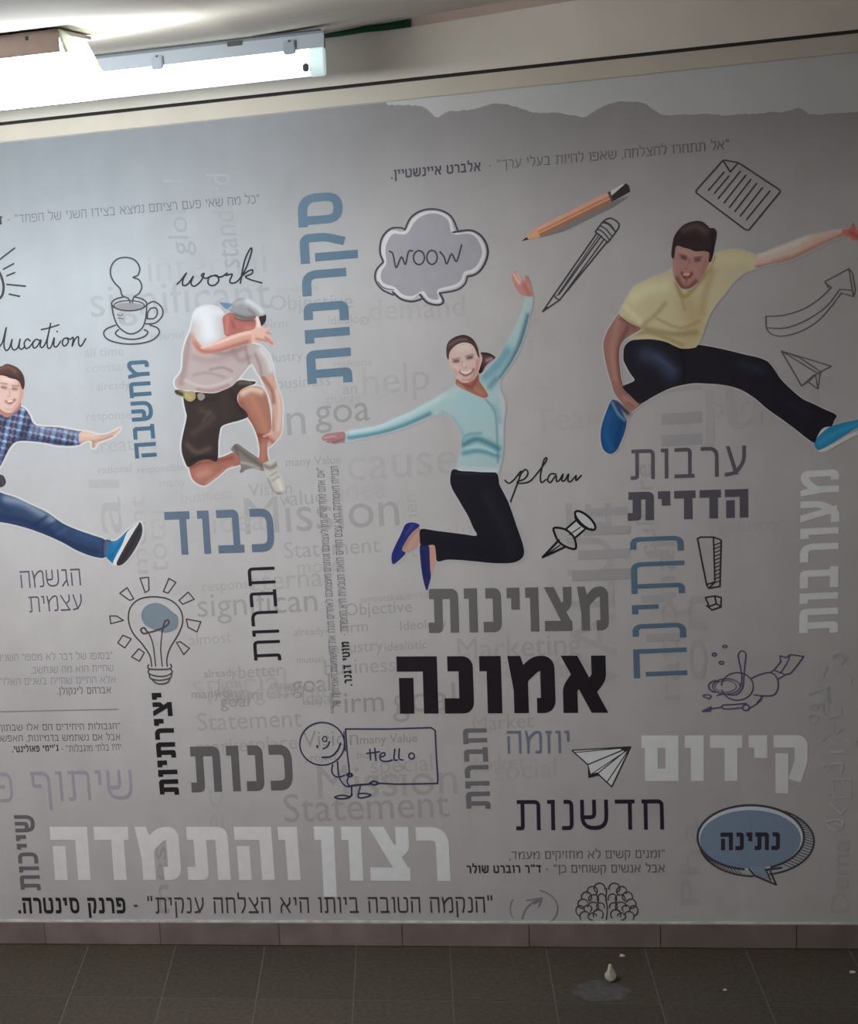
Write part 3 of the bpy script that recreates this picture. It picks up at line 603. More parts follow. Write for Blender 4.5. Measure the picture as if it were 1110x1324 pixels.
drawing('pencil_drawing', 'outline drawing of a pencil with eraser beside the real-looking pencil', [
    ([(715, 718), (760, 652), (932, 405)], 0, 0), ([(715, 718), (782, 672), (972, 440)], 0, 0), ([(760, 650), (768, 664), (784, 672)], 1, 0), ([(780, 650), (950, 415)], 0, 0, 1.6), ([(795, 655), (960, 430)], 0, 0, 1.6), ([(772, 655), (942, 410)], 0, 0, 1.2),
    ([(925, 400), (940, 412), (975, 442)], 1, 0), ([(932, 390), (955, 400), (982, 432)], 1, 0, 1.6), ([(942, 375), (966, 388), (992, 418)], 1, 0, 1.6), ([(952, 362), (980, 372), (1006, 402)], 1, 0, 1.6), ([(925, 400), (958, 358), (985, 346), (1012, 360), (1020, 378), (1003, 406), (975, 442)], 1, 0), ([(958, 358), (985, 372), (1006, 402)], 1, 0)],
    (60, 58, 66), 1.9, fills=[([(715, 718), (728, 694), (740, 702)], 0, (40, 38, 44))], tr=(470, 170, 3.083))
# photographic pencil
tr = (470, 170, 3.083)
def poly(name, pts, c, parent=None, label=None, smooth=False, tr=(0, 0, 1)):
    p = T(pts, *tr); p = crom(p) if smooth else p; V, Fc = tess(p); return flat(name, V, Fc, alb(c, *V[0]), label=label, parent=parent)
sh = poly('pencil_shade', [(700, 425), (800, 398), (1000, 300), (1060, 258), (1040, 262), (980, 285), (760, 392)], (112, 108, 108), tr=tr)
pb = poly('pencil_picture', [(688, 386), (975, 242), (990, 280), (706, 420), (696, 402)], (196, 142, 112), label='printed orange wooden pencil with black eraser', tr=tr)
for nm, pts, c in [('grain', [(700, 408), (988, 268), (990, 280), (706, 420)], (150, 98, 76)), ('grain', [(694, 396), (980, 256), (984, 264), (698, 404)], (172, 118, 92)), ('cone', [(630, 438), (688, 386), (698, 400), (706, 420)], (192, 140, 104)), ('lead', [(630, 438), (650, 421), (660, 430)], (48, 46, 48)),
                   ('ferrule', [(974, 243), (1036, 209), (1044, 222), (985, 262)], (168, 168, 168)), ('eraser', [(985, 260), (1048, 206), (1060, 218), (1064, 240), (990, 281)], (44, 44, 42)), ('ferrule', [(974, 243), (985, 237), (996, 276), (990, 281)], (70, 68, 68))]:
    o = poly(nm, pts, c, tr=tr); o.parent = pb; o.matrix_parent_inverse = Matrix.Identity(4)
sh.parent = pb; sh.matrix_parent_inverse = Matrix.Identity(4)
t5 = (760, 270, 3.171)
drawing('curved_arrow_drawing', 'outline drawing of a curved arrow pointing up right', [
    ([(731, 441), (800, 437), (880, 413), (948, 372), (1000, 322)], 1, 0), ([(1000, 322), (978, 308), (974, 298), (1072, 245), (1086, 334), (1034, 330)], 0, 0), ([(1034, 330), (980, 400), (900, 455), (815, 488), (733, 488)], 1, 0), ([(731, 441), (733, 488)], 0, 0),
    ([(733, 488), (752, 512), (800, 522), (880, 500), (950, 455), (1000, 400), (1040, 345)], 1, 0), ([(1040, 345), (1092, 360), (1099, 335), (1086, 262), (1072, 245)], 0, 0), ([(1086, 334), (1092, 360)], 0, 0), ([(976, 300), (988, 324)], 0, 0)], (70, 68, 68), 1.5, tr=t5)
drawing('paper_plane_drawing', 'thin outline drawing of a paper plane by the right jumper leg', [([(795, 583), (1000, 645), (956, 668), (870, 610), (795, 583), (878, 726), (930, 680)], 0, 0), ([(795, 583), (940, 672)], 0, 0), ([(956, 668), (945, 738), (905, 710), (880, 726)], 0, 0), ([(905, 710), (936, 680), (945, 738)], 0, 0), ([(936, 680), (956, 668)], 0, 0)], (66, 64, 64), 1.6, tr=t5)
t3 = (790, 550, 3.469)
drawing('exclamation_mark_drawing', 'outline drawing of a block exclamation mark', [([(389, 508), (404, 501), (461, 501), (468, 702), (430, 714), (389, 508)], 0, 0), ([(461, 501), (496, 514), (490, 722), (440, 731), (430, 714)], 0, 0), ([(468, 702), (440, 731)], 0, 0), ([(425, 772), (466, 765), (474, 800), (442, 812), (425, 772)], 0, 0), ([(466, 765), (496, 772), (494, 815), (454, 828), (430, 808)], 0, 0), ([(474, 800), (494, 812)], 0, 0)] +
    [([(464, 520 + 17 * i), (494, 508 + 17 * i)], 0, 0, 1.4) for i in range(1, 12)], (40, 37, 38), 2.0, tr=t3)
drawing('pushpin_drawing', 'thick black outline drawing of a pushpin', [(ell(988, 418, 62, 24, rot=42), 0, 0, 3.0), (ell(978, 424, 52, 20, -10, 150, rot=42), 0, 0, 1.6), ([(950, 412), (893, 462)], 0, 0), ([(985, 462), (940, 500)], 0, 0), ([(966, 450), (912, 486)], 0, 0, 1.4), ([(835, 462), (845, 452), (895, 462), (935, 500), (942, 552), (900, 545), (858, 515), (835, 462)], 1, 0, 2.8), ([(862, 512), (784, 594), (890, 545)], 0, 0, 2.8), ([(784, 594), (868, 536)], 0, 0, 1.4)],
    (24, 22, 26), 2.6, fills=[([(950, 412), (893, 462), (935, 505), (985, 462)], 0, (170, 168, 168)), (ell(988, 418, 60, 22, rot=42, n=20)[:-1], 0, (165, 163, 163))], tr=(490, 560, 3.7))
tb = (0, 700, 3.964)
rays = [[(718, 188), (762, 184), (764, 250), (744, 262)], [(866, 190), (902, 210), (862, 265), (838, 257)], [(965, 260), (996, 296), (936, 322), (918, 302)], [(955, 398), (1030, 412), (1010, 464), (964, 440)], [(905, 518), (925, 514), (972, 548), (942, 580)],
        [(614, 266), (652, 237), (686, 295), (665, 302)], [(563, 382), (600, 383), (633, 405), (568, 422)], [(604, 520), (630, 481), (673, 500), (640, 546)], [(675, 592), (712, 550), (740, 570), (715, 614)]]
drawing('light_bulb_drawing', 'outline drawing of a glowing light bulb with blue blob and nine rays', [(r, 0, 1, 1.7) for r in rays] + [
    ([(778, 640), (768, 585), (728, 525), (682, 470), (659, 405), (668, 340), (715, 296), (790, 284), (868, 298), (922, 345), (937, 410), (915, 475), (873, 545), (856, 600), (858, 640)], 1, 0),
    ([(762, 468), (785, 530), (798, 640)], 1, 0, 1.6), ([(832, 462), (824, 550), (832, 640)], 1, 0, 1.6), ([(762, 468), (735, 472), (722, 452), (740, 443), (752, 460), (770, 466), (838, 442), (865, 420), (862, 405), (845, 412), (832, 462)], 1, 0, 2.4),
    ([(762, 632), (758, 646), (775, 655), (860, 655), (880, 642), (874, 630)], 1, 0), ([(764, 655), (762, 676), (800, 690), (850, 690), (882, 672), (876, 655)], 1, 0), ([(766, 680), (772, 702), (820, 712), (872, 700), (880, 680)], 1, 0), ([(778, 706), (800, 726), (830, 731), (860, 722), (872, 702)], 1, 0)],
    (78, 74, 82), 1.9, fills=[([(724, 385), (735, 345), (765, 322), (808, 316), (850, 332), (885, 362), (912, 385), (914, 425), (898, 450), (850, 468), (800, 456), (745, 428)], 1, (112, 128, 142))], tr=tb)
t7 = (810, 820, 3.483)
bub = ell(562, 915, 240, 145, n=48)[:-1]
hat = [([(cx + 236 * math.cos(a) * 1.0, 0), (0, 0)], 0, 0) for cx, a in []]
hs = []
for i in range(30):
    a = math.radians(-38 + i * 4.6)
    p = (562 + 241 * math.cos(a), 915 + 147 * math.sin(a)); q2 = (596 + 250 * math.cos(a - .03), 932 + 152 * math.sin(a - .03))
    if not (530 < p[0] < 690 and p[1] > 1040): hs.append(([p, q2], 0, 0, 1.1))
for i in range(14):
    a = math.radians(105 + i * 4); p = (562 + 241 * math.cos(a), 915 + 147 * math.sin(a)); q2 = (575 + 242 * math.cos(a - .04), 938 + 150 * math.sin(a - .04)); hs.append(([p, q2], 0, 0, 1.1))
bo = drawing('speech_bubble_drawing', 'blue oval speech bubble with hatched rim holding a black word', [(bub[13:] + bub[:10], 0, 0, 3.0), (ell(596, 932, 250, 152, -62, 78), 0, 0, 2.0), (ell(580, 940, 250, 150, 92, 172), 0, 0, 2.0),
    ([(555, 1058), (578, 1086), (632, 1110), (676, 1128), (650, 1068)], 0, 0, 2.4), ([(632, 1064), (650, 1108)], 0, 0, 2.0), ([(628, 1062), (700, 1052)], 1, 0, 3.0)] + hs,
    (34, 31, 36), 2, fills=[(ell(596, 932, 250, 152, n=48)[:-1], 0, (84, 85, 88)), ([(x, y) for x, y in bub], 0, (104, 107, 112)), (ell(560, 924, 228, 132, n=48)[:-1], 0, (60, 70, 84)), ([(556, 1040), (576, 1080), (636, 1104), (628, 1050)], 0, (68, 77, 90))], tr=t7)
o = row('נתינה', 932, 1099.5, 1009, 1099, 23, .24, (26, 22, 28), 'bold black word inside the blue speech bubble', gap=.14)
t6 = (580, 920, 3.964)
drawing('white_paper_plane_drawing', 'white folded paper plane drawing with black shadows', [([(634, 199), (935, 181), (838, 385), (765, 318)], 0, 0, 1.6), ([(634, 199), (715, 272), (935, 181)], 0, 0, 1.6), ([(650, 210), (900, 186)], 0, 0, 1.2), ([(935, 181), (765, 318), (728, 322), (715, 272)], 0, 0, 1.4), ([(935, 181), (815, 360)], 0, 0, 1.4), ([(930, 190), (735, 320)], 0, 0, 1.2)],
    (34, 32, 34), 1.6, fills=[([(634, 199), (935, 181), (838, 385), (765, 318), (728, 326), (715, 272)], 0, (158, 156, 158)), ([(715, 285), (728, 320), (765, 312), (780, 326), (718, 340)], 0, (30, 28, 30)), ([(880, 190), (938, 180), (910, 208)], 0, (30, 28, 30))], tr=t6)
drawing('circled_arrow_drawing', 'faint sketched arrow inside a partial circle', [(ell(438, 1010, 122, 96, -75, 45), 0, 0, 1.6), (ell(438, 1010, 122, 96, 150, 210), 0, 0, 1.0), ([(378, 1062), (395, 1015), (430, 980), (480, 955)], 1, 0, 1.8), ([(400, 968), (482, 954), (462, 1002)], 0, 0, 1.5), ([(440, 985), (470, 968)], 0, 0, 1.2)], (82, 80, 86), 1.5, tr=t6)
# brain: lobed outline + folds
br = []
lobes = [(775, 905, 28, 26), (738, 920, 26, 24), (708, 950, 26, 26), (690, 985, 26, 24), (676, 1020, 22, 26), (700, 1050, 26, 26), (745, 960, 26, 22), (742, 1000, 28, 24), (768, 1040, 26, 26), (785, 960, 22, 26), (738, 1050, 22, 18), (780, 1000, 20, 20), (715, 1010, 20, 18)]
for cx, cy, rx, ry in lobes:
    for s in (0, 1):
        xx = cx if s == 0 else 1626 - cx; rr = random.Random(int(cx * 7 + cy)); a0 = rr.choice([120, 150, 180, 90]); e = ell(xx, cy, rx, ry, a0, a0 + 255, n=14) if s == 0 else [(1626 - x, y) for x, y in ell(cx, cy, rx, ry, a0, a0 + 255, n=14)]
        br.append(([p for p in e if p[1] < 1070], 0, 0, 1.5))
br.append(([(812, 905), (808, 960), (815, 1010), (810, 1066)], 1, 0, 1.6))
drawing('brain_drawing', 'outline drawing of a folded brain cut by the mural bottom', [b_ for b_ in br if len(b_[0]) > 2], (44, 42, 46), 1.5, tr=t6)
th = (380, 920, 4.625); IK = (46, 44, 72)
drawing('hello_figure_drawing', 'ink doodle of a round-headed smiling figure holding a hello board', [(ell(170, 193, 134, 128), 0, 0), ([(232, 318), (228, 360), (248, 388), (280, 390), (305, 380)], 1, 0), ([(262, 300), (266, 360), (280, 410), (310, 445), (340, 448)], 1, 0), ([(330, 368), (350, 378), (338, 388), (318, 380), (330, 368)], 1, 0, 2.6),
    ([(310, 105), (318, 230), (332, 360), (320, 415), (330, 440)], 1, 0), ([(300, 120), (308, 235)], 0, 0, 1.4), ([(310, 104), (560, 104), (820, 96), (846, 112)], 0, 0), ([(846, 112), (852, 250), (862, 400), (860, 430), (620, 434), (500, 428)], 0, 0), ([(455, 428), (480, 416), (505, 428), (480, 438), (455, 428)], 1, 0, 2.4), ([(455, 434), (370, 440), (330, 448)], 1, 0, 2.6),
    ([(345, 450), (345, 495), (330, 508), (290, 500), (245, 512), (280, 522), (330, 515), (350, 495)], 1, 0), ([(398, 448), (385, 510), (420, 514), (462, 500), (430, 490), (392, 490)], 1, 0),
    ([(170, 274), (220, 270), (260, 235), (280, 190)], 1, 0, 2.2), ([(175, 222), (200, 210), (215, 180)], 1, 0, 1.8), ([(140, 205), (142, 215)], 0, 0, 2.4), (ell(185, 165, 14, 16, n=14), 0, 0, 1.4),
    ([(437, 250), (485, 245), (512, 240)], 1, 0), ([(455, 225), (460, 290)], 0, 0), ([(485, 220), (492, 295)], 0, 0), ([(515, 275), (545, 262), (540, 245), (518, 258), (520, 290), (555, 298), (590, 290)], 1, 0), ([(605, 225), (600, 285), (620, 290)], 1, 0), ([(632, 222), (630, 280), (655, 290)], 1, 0), (ell(705, 266, 17, 18, n=14), 0, 0)], IK, 1.9, tr=th)
td = (890, 830, 5.045)
drawing('diver_drawing', 'ink doodle of a swimming diver with snorkel, flippers and spear', [(ell(322, 290, 104, 90, -175, 165), 0, 0), (ell(250, 290, 90, 50, 0, 360), 0, 0, 1.4), (ell(245, 290, 70, 38, 0, 360), 0, 0, 1.0), (ell(180, 290, 46, 36, 90, 290), 0, 0, 2.0), ([(345, 290), (350, 215), (330, 110), (328, 80), (352, 58), (378, 78), (372, 140), (365, 215), (355, 300), (310, 345), (230, 340), (190, 350)], 1, 0), ([(140, 372), (100, 355), (110, 345), (150, 350), (140, 372)], 1, 0),
    ([(410, 240), (470, 212), (540, 200), (580, 235), (588, 300), (560, 345), (500, 352), (430, 345)], 1, 0), ([(540, 200), (560, 185), (600, 200), (630, 215), (590, 240)], 1, 0), ([(560, 185), (605, 130), (600, 90), (640, 102), (668, 82), (755, 95), (715, 150), (670, 205), (630, 215)], 0, 0), ([(605, 200), (650, 130), (662, 90)], 1, 0, 1.2), ([(470, 350), (480, 370), (440, 410), (400, 430)], 1, 0), ([(495, 348), (450, 395)], 1, 0, 1.2), (ell(378, 428, 22, 20, n=14), 0, 0, 2.0),
    ([(380, 400), (300, 408), (230, 412), (222, 430), (260, 438), (360, 428)], 1, 0), ([(222, 425), (140, 438)], 0, 0), ([(96, 452), (150, 425), (145, 448), (96, 452)], 0, 0, 2.4), (ell(172, 82, 14, 10, n=10), 0, 0, 1.8), (ell(218, 136, 14, 10, n=10), 0, 0, 1.8), (ell(240, 30, 14, 8, n=10), 0, 0, 1.6)], (52, 48, 72), 1.6, tr=td)
for st in [([(945, 95), (990, 70), (1035, 100), (1000, 145), (950, 120)], 0, 1, 2.0), ([(960, 100), (1000, 90), (1020, 120)], 0, 0), ([(790, 345), (920, 290), (925, 390), (860, 410)], 0, 0, 1.6), ([(880, 410), (890, 490), (920, 500), (1005, 475), (1000, 425)], 0, 0, 1.8), ([(900, 300), (905, 400)], 0, 0, 4), (ell(1090, 265, 30, 35), 0, 0, 1.5), (ell(820, 500, 30, 25), 0, 0, 1.6),
    ([(800, 420), (850, 400), (840, 440), (790, 430)], 1, 1), ([(950, 530), (960, 600), (1010, 560)], 1, 0), ([(920, 630), (960, 670)], 0, 0, 2.5), ([(1020, 620), (1080, 690), (1100, 640)], 0, 0), ([(930, 720), (1010, 715)], 0, 0, 4), ([(940, 900), (1060, 890), (1065, 1010), (950, 1020)], 0, 1, 1.6), ([(930, 1060), (1000, 1120), (1030, 1090)], 0, 0, 2), ([(900, 1180), (960, 1230), (1010, 1200), (990, 1160)], 1, 1, 1.6), ([(930, 800), (1010, 790), (1000, 850)], 0, 0, 3)] + [(ell(900 + 45 * i, 820 + 90 * ((i * 7) % 5), 20 + 3 * i, 18), 0, 0, 1.4) for i in range(4)]:
    o = drawing('faint_sketch', '', [st], (96, 98, 96), 1.4, tr=td)
    if 'label' in o: del o['label']

# ================================================================ printed people: fine colour grids on the wall plane
PM = bpy.data.materials.new('photo_print'); PM.use_nodes = True; n = PM.node_tree.nodes
ca = n.new('ShaderNodeVertexColor'); ca.layer_name = 'Col'; PM.node_tree.links.new(ca.outputs[0], n['Principled BSDF'].inputs['Base Color']); n['Principled BSDF'].inputs['Roughness'].default_value = .62; n['Principled BSDF'].inputs['Specular IOR Level'].default_value = .25
def dist(px, py, pts):
    d = np.full(px.shape, 1e9)
    if len(pts) == 1: return np.hypot(px - pts[0][0], py - pts[0][1])
    for (x0, y0), (x1, y1) in zip(pts[:-1], pts[1:]):
        dx, dy = x1 - x0, y1 - y0; L = dx * dx + dy * dy + 1e-9; t = np.clip(((px - x0) * dx + (py - y0) * dy) / L, 0, 1)
        d = np.minimum(d, np.hypot(px - x0 - t * dx, py - y0 - t * dy))
    return d
def paint(name, outline, base, brushes=(), parent=None, label=None, step=1.8, smooth=True, func=None, edge=None, cal=None):
    """brushes: (points, radius, colour, alpha) soft strokes; colours as seen in the photo"""
    pol = crom(outline, True, 3) if smooth else list(outline)
    pa = np.array(pol); x0, y0 = pa.min(0); x1, y1 = pa.max(0)
    gx, gy = np.meshgrid(np.arange(x0 + step * .6, x1, step), np.arange(y0 + step * .6, y1, step)); gx = gx.ravel() + .01 * np.sin(gy.ravel() * 7); gy = gy.ravel()
    k = inside(gx, gy, pol); gx, gy = gx[k], gy[k]
    k = dist(gx, gy, pol + [pol[0]]) > step * .45; gx, gy = gx[k], gy[k]
    allp = [Vector(p) for p in pol] + [Vector((float(a), float(b_))) for a, b_ in zip(gx, gy)]
    N = len(pol); r = delaunay_2d_cdt(allp, [(i, (i + 1) % N) for i in range(N)], [], 1, 1e-4)
    V = np.array([tuple(v) for v in r[0]]); Fc = [tuple(f_)[::-1] for f_ in r[2]]
    col_ = np.tile(np.array(base, float), (len(V), 1))
    if func: col_ = func(V[:, 0], V[:, 1], col_)
    for b_ in brushes:
        pts, rad, c, al = b_
        pts = crom(pts, False, 3) if len(pts) > 2 else pts
        d = dist(V[:, 0], V[:, 1], pts); wgt = al * np.exp(-(d / rad) ** 2)
        col_ = col_ * (1 - wgt[:, None]) + np.array(c, float) * wgt[:, None]
    if edge:
        d = dist(V[:, 0], V[:, 1], pol + [pol[0]]); wgt = edge[2] * np.exp(-(d / edge[0]) ** 2); col_ = col_ * (1 - wgt[:, None]) + np.array(edge[1], float) * wgt[:, None]
    col_ = col_ * .87 + col_.mean(1, keepdims=True) * .13
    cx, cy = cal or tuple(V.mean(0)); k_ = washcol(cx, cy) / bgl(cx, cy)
    L = np.clip(lin(np.clip(col_, 0, 255)) * k_ / tint(cx, cy), .003, .93)
    o = flat(name, V, Fc, PM, label=label)
    at_ = o.data.color_attributes.new('Col', 'FLOAT_COLOR', 'POINT'); buf = np.ones((len(V), 4), np.float32); buf[:, :3] = L; at_.data.foreach_set('color', buf.ravel())
    if parent is not None: o.parent = parent; o.matrix_parent_inverse = Matrix.Identity(4)
    return o
def halo(parts, c, width, name, label):
    acc = Acc()
    for p in parts: line_geo(acc, crom(p, True, 3), width, True)
    cx, cy = parts[0][0]
    return flat(name, acc.V, acc.F, alb(c, cx, cy), label=label, join=True)

# ---- man 1, plaid shirt, left edge
m1_shirt = [(-70, 560), (-40, 540), (-15, 534), (-8, 527), (2, 536), (9, 538), (17, 534), (25, 526), (33, 529), (39, 538), (43, 547), (51, 551), (75, 552.5), (100, 557), (107, 558.5), (104, 567), (105, 574), (92, 576.5), (75, 576), (60, 573), (45, 571), (28, 570), (18, 573), (11, 582), (5, 594), (0, 603), (-15, 618), (-60, 622)]
m1_jean = [(-60, 618), (-20, 624), (0, 636.5), (20, 643), (40, 652.5), (62, 663), (80, 676), (100, 685), (120, 692), (137, 698.5), (137, 710), (135, 721), (120, 719.5), (100, 712), (80, 701), (55, 690), (30, 681.5), (0, 675), (-60, 668)]
m1_hand = [(103, 559), (115, 559), (128, 562.5), (140, 561), (150, 556), (155.5, 553), (154, 557.5), (146, 564.5), (134, 569.5), (127, 572), (124, 577), (120.5, 579.5), (118.5, 576.5), (119, 571), (112, 570), (103, 573)]
m1_shoe = [(140, 701), (150, 699), (158, 693), (165, 686), (180, 675.5), (184, 681), (183.5, 692), (177, 706), (168, 720), (158, 730), (150, 731), (143, 726), (137, 719), (139, 710)]
m1 = halo([m1_shirt, m1_jean, m1_hand, m1_shoe], (206, 206, 208), 4.5, 'person_picture', 'printed young man in plaid shirt and jeans leaping in from the left edge')
def plaid(x, y, c):
    u = x * .98 + y * .2; v = -x * .2 + y * .98
    a = np.cos(u / 15 * 2 * np.pi); b_ = np.cos(v / 9 * 2 * np.pi); a2 = np.cos(u / 15 * 2 * np.pi * 2 + 1); r = c.copy()
    r += ((a > .55)[:, None] * np.array([58, 62, 64])) + ((b_ > .55)[:, None] * np.array([48, 54, 62])); r += ((a < -.85)[:, None] * np.array([60, 22, 4])); r += (a2 > .9)[:, None] * np.array([-12, -8, 10])
    return r + (np.sin(x * 1.3) * np.sin(y * 1.7) * 8)[:, None]
paint('plaid_shirt', m1_shirt, (52, 66, 100), [([(45, 556), (75, 557), (104, 562)], 5, (150, 166, 192), .45), ([(30, 567), (60, 571), (95, 575)], 3, (24, 32, 62), .6), ([(40, 545), (30, 560), (14, 575), (0, 600)], 5, (28, 34, 60), .5), ([(10, 540), (-4, 560)], 4, (30, 36, 60), .5), ([(100, 558), (101, 574)], 1.5, (90, 110, 160), .7)], m1, step=1.3, func=plaid)
paint('belt', [(-30, 613), (0, 613.5), (6, 618), (7.5, 624), (4, 629), (-4, 630), (-30, 630)], (52, 52, 60), [([(2, 617), (4, 626)], 2, (100, 102, 112), .5)], m1, step=1.6)
paint('jeans', m1_jean, (46, 68, 106), [([(8, 645), (30, 650), (52, 663), (68, 672)], 6, (128, 146, 170), .85), ([(0, 668), (30, 674), (60, 686), (95, 705), (125, 714)], 5, (22, 34, 82), .5), ([(45, 678), (60, 668)], 2.5, (24, 42, 92), .7), ([(60, 682), (74, 674)], 2, (26, 44, 96), .6), ([(75, 690), (86, 684)], 2.5, (58, 92, 148), .6), ([(100, 690), (128, 700)], 4, (48, 84, 140), .6), ([(135, 699), (133, 720)], 1.6, (28, 40, 84), .7), ([(-10, 645), (10, 660)], 4, (30, 52, 98), .6)], m1, step=1.6)
paint('hand', m1_hand, (214, 176, 158), [([(104, 572), (118, 571), (130, 569), (145, 564)], 1.8, (178, 128, 112), .7), ([(106, 562), (122, 563)], 3, (230, 196, 178), .7), ([(121, 572), (121, 578)], 1.5, (168, 118, 104), .7), ([(130, 564), (148, 559)], 1, (190, 146, 130), .6)], m1, step=1.2)
paint('sock', [(135, 699), (145, 700), (144, 712), (140, 719), (134.5, 719)], (78, 76, 112), [([(139, 702), (138, 716)], 2, (108, 106, 138), .6)], m1, step=1.5)
paint('shoe', m1_shoe, (24, 112, 168), [([(148, 703), (160, 696), (150, 716)], 3, (40, 138, 194), .7), ([(142, 722), (150, 712), (160, 696)], 2, (14, 82, 134), .5)], m1, step=1.3)
paint('shoe_sole', [(178, 677), (181.5, 676), (184, 682), (183, 692), (177, 706), (168, 720), (159, 729.5), (152, 731), (151, 727), (158, 714), (167, 697)], (58, 54, 62), [([(180, 684), (168, 708), (156, 727)], 2, (40, 38, 46), .8)], m1, step=1.4)
paint('shoe_rim', [(164, 689), (172, 681), (180, 675.5), (175, 684), (166, 699), (157, 715), (151, 727), (151, 731), (146, 728.5), (150, 719), (158, 704)], (212, 214, 220), [], m1, step=1.4)
paint('neck', [(-10, 520), (8, 528), (20, 524), (27, 520), (26, 528), (16, 536), (8, 540), (0, 534), (-12, 528)], (178, 120, 108), [], m1, step=1.3)
paint('face', [(-13, 486), (0, 484), (14, 486), (25, 492), (30, 500), (31.5, 510), (29, 516), (26, 521), (21, 529), (14, 533.5), (7, 533), (0, 528), (-8, 516), (-13, 502)], (218, 182, 172), [
    ([(25, 495), (28, 508), (25, 520), (19, 530)], 3, (190, 140, 128), .7), ([(3, 500.5), (7.5, 501.5)], 2, (116, 86, 80), .75), ([(17, 502.5), (21, 503)], 2, (116, 86, 80), .75), ([(1, 495.5), (9, 496.5)], 1, (136, 96, 84), .7), ([(16, 498.5), (24, 499)], 1, (136, 96, 84), .7), ([(12, 503), (13, 511), (10, 513)], 1.3, (198, 148, 136), .7), ([(8, 519), (13, 521.5), (19, 517)], 1.7, (150, 82, 80), .85), ([(10, 519.2), (16, 518.7)], .9, (240, 226, 224), .9), ([(5, 490), (15, 492)], 3, (232, 204, 194), .7), ([(8, 529), (15, 530)], 2, (200, 152, 140), .5), ([(2, 512), (4, 515)], 2.5, (226, 180, 168), .6)], m1, step=.9)
paint('hair', [(-14, 480), (-6, 474), (2, 473.5), (8, 470.5), (14, 471.5), (22, 475), (28, 481), (31.5, 489), (31.8, 499), (29.5, 504), (27, 499), (25, 494), (20, 490.5), (13, 489), (6, 486), (-2, 485.5), (-14, 488)], (84, 56, 52), [([(0, 477), (10, 474), (20, 480)], 2.5, (124, 88, 80), .7), ([(27, 486), (30, 499)], 2, (52, 34, 36), .7), ([(4, 484), (16, 487), (25, 491)], 1.8, (58, 36, 36), .7)], m1, step=1.1)

# ---- man 2, cap, crouching jump
shirt2 = [(246, 428), (249, 416), (251, 406), (257, 399), (268, 396), (280, 398), (287, 404), (290, 414), (291, 428), (300, 436), (320, 442), (330, 445), (338, 448), (347, 458), (352, 470), (354, 482), (350, 487), (336, 486), (330, 477), (325.5, 470), (318, 478), (310, 488), (303, 497), (293, 503), (278, 507.5), (262, 507), (250, 505), (238, 504), (228, 501), (226.5, 491), (235, 479), (237, 455), (241, 440)]
shorts2 = [(238, 521), (238, 513), (248, 511), (253, 507), (265, 508), (279, 508), (292, 503), (302, 497), (310, 491.5), (322, 492.5), (331, 493.7), (328, 497), (319, 500), (311, 505), (307, 513), (309, 523), (318, 532), (320.5, 539), (310, 543.5), (299, 546.5), (287, 551), (284, 560), (282.5, 572), (281, 596), (270, 594), (258, 596), (250, 601), (243, 604), (238, 594), (235, 583), (235, 571), (238, 556), (241.5, 539), (240, 531)]
legr2 = [(308, 516), (309, 507), (316, 501), (326, 499), (336, 500), (343, 506), (347, 518), (350, 535), (351, 552), (349, 564), (346, 577), (346, 588), (347, 598), (335, 597), (336, 583), (333, 565), (327, 550), (320.5, 540), (316, 533), (309, 524)]
legl2 = [(245, 603), (250, 599), (262, 594), (279, 592.5), (290, 590), (302, 585), (308, 590), (311, 600), (303, 603), (294, 606), (286, 613), (277, 620), (266, 627.5), (257, 626), (249.5, 620), (246, 611)]
arml2 = [(336, 485), (345, 487), (353.5, 484), (358.5, 500), (363, 512), (365.5, 525), (365, 543), (364.5, 558), (360, 566), (353, 574), (348, 578), (345.5, 575), (348, 566), (341, 565.5), (340, 563.5), (349, 558.5), (352, 545), (352, 528), (348, 512), (342, 498)]
m2 = halo([shirt2, shorts2, legr2, legl2, arml2], (214, 216, 218), 4.5, 'person_picture', 'printed man in cap and brown shorts jumping with knees bent')
paint('far_shoe', [(299, 580), (303, 575), (308, 574), (315, 579), (322, 584), (331, 590), (341, 598), (343, 608), (336, 608), (327, 605), (318, 607), (313, 611), (310, 610), (312, 604), (309, 598), (305, 588), (300, 583)], (128, 118, 112), [([(305, 578), (318, 588), (338, 602)], 2.5, (96, 86, 82), .7), ([(312, 598), (322, 600), (335, 606)], 2, (178, 172, 166), .8), ([(304, 576), (308, 590)], 1.6, (90, 80, 76), .6)], m2, step=1.2)
paint('bent_leg', legl2, (168, 104, 90), [([(262, 598), (280, 596), (300, 592)], 3, (140, 74, 60), .7), ([(258, 614), (268, 610)], 6, (206, 140, 120), .7), ([(268, 625), (285, 613), (300, 603)], 2.5, (208, 146, 126), .6), ([(247, 604), (258, 599)], 2.5, (110, 58, 50), .6)], m2, step=1.4)
paint('raised_leg', legr2, (168, 110, 92), [([(314, 508), (325, 503), (338, 506)], 5, (232, 200, 184), .8), ([(326, 515), (338, 540), (344, 560)], 5, (196, 128, 100), .6), ([(312, 520), (325, 545), (336, 570)], 3, (140, 78, 62), .6), ([(335, 563), (346, 565)], 3, (120, 58, 52), .7), ([(341, 575), (340, 595)], 2.5, (196, 126, 108), .6)], m2, step=1.3)
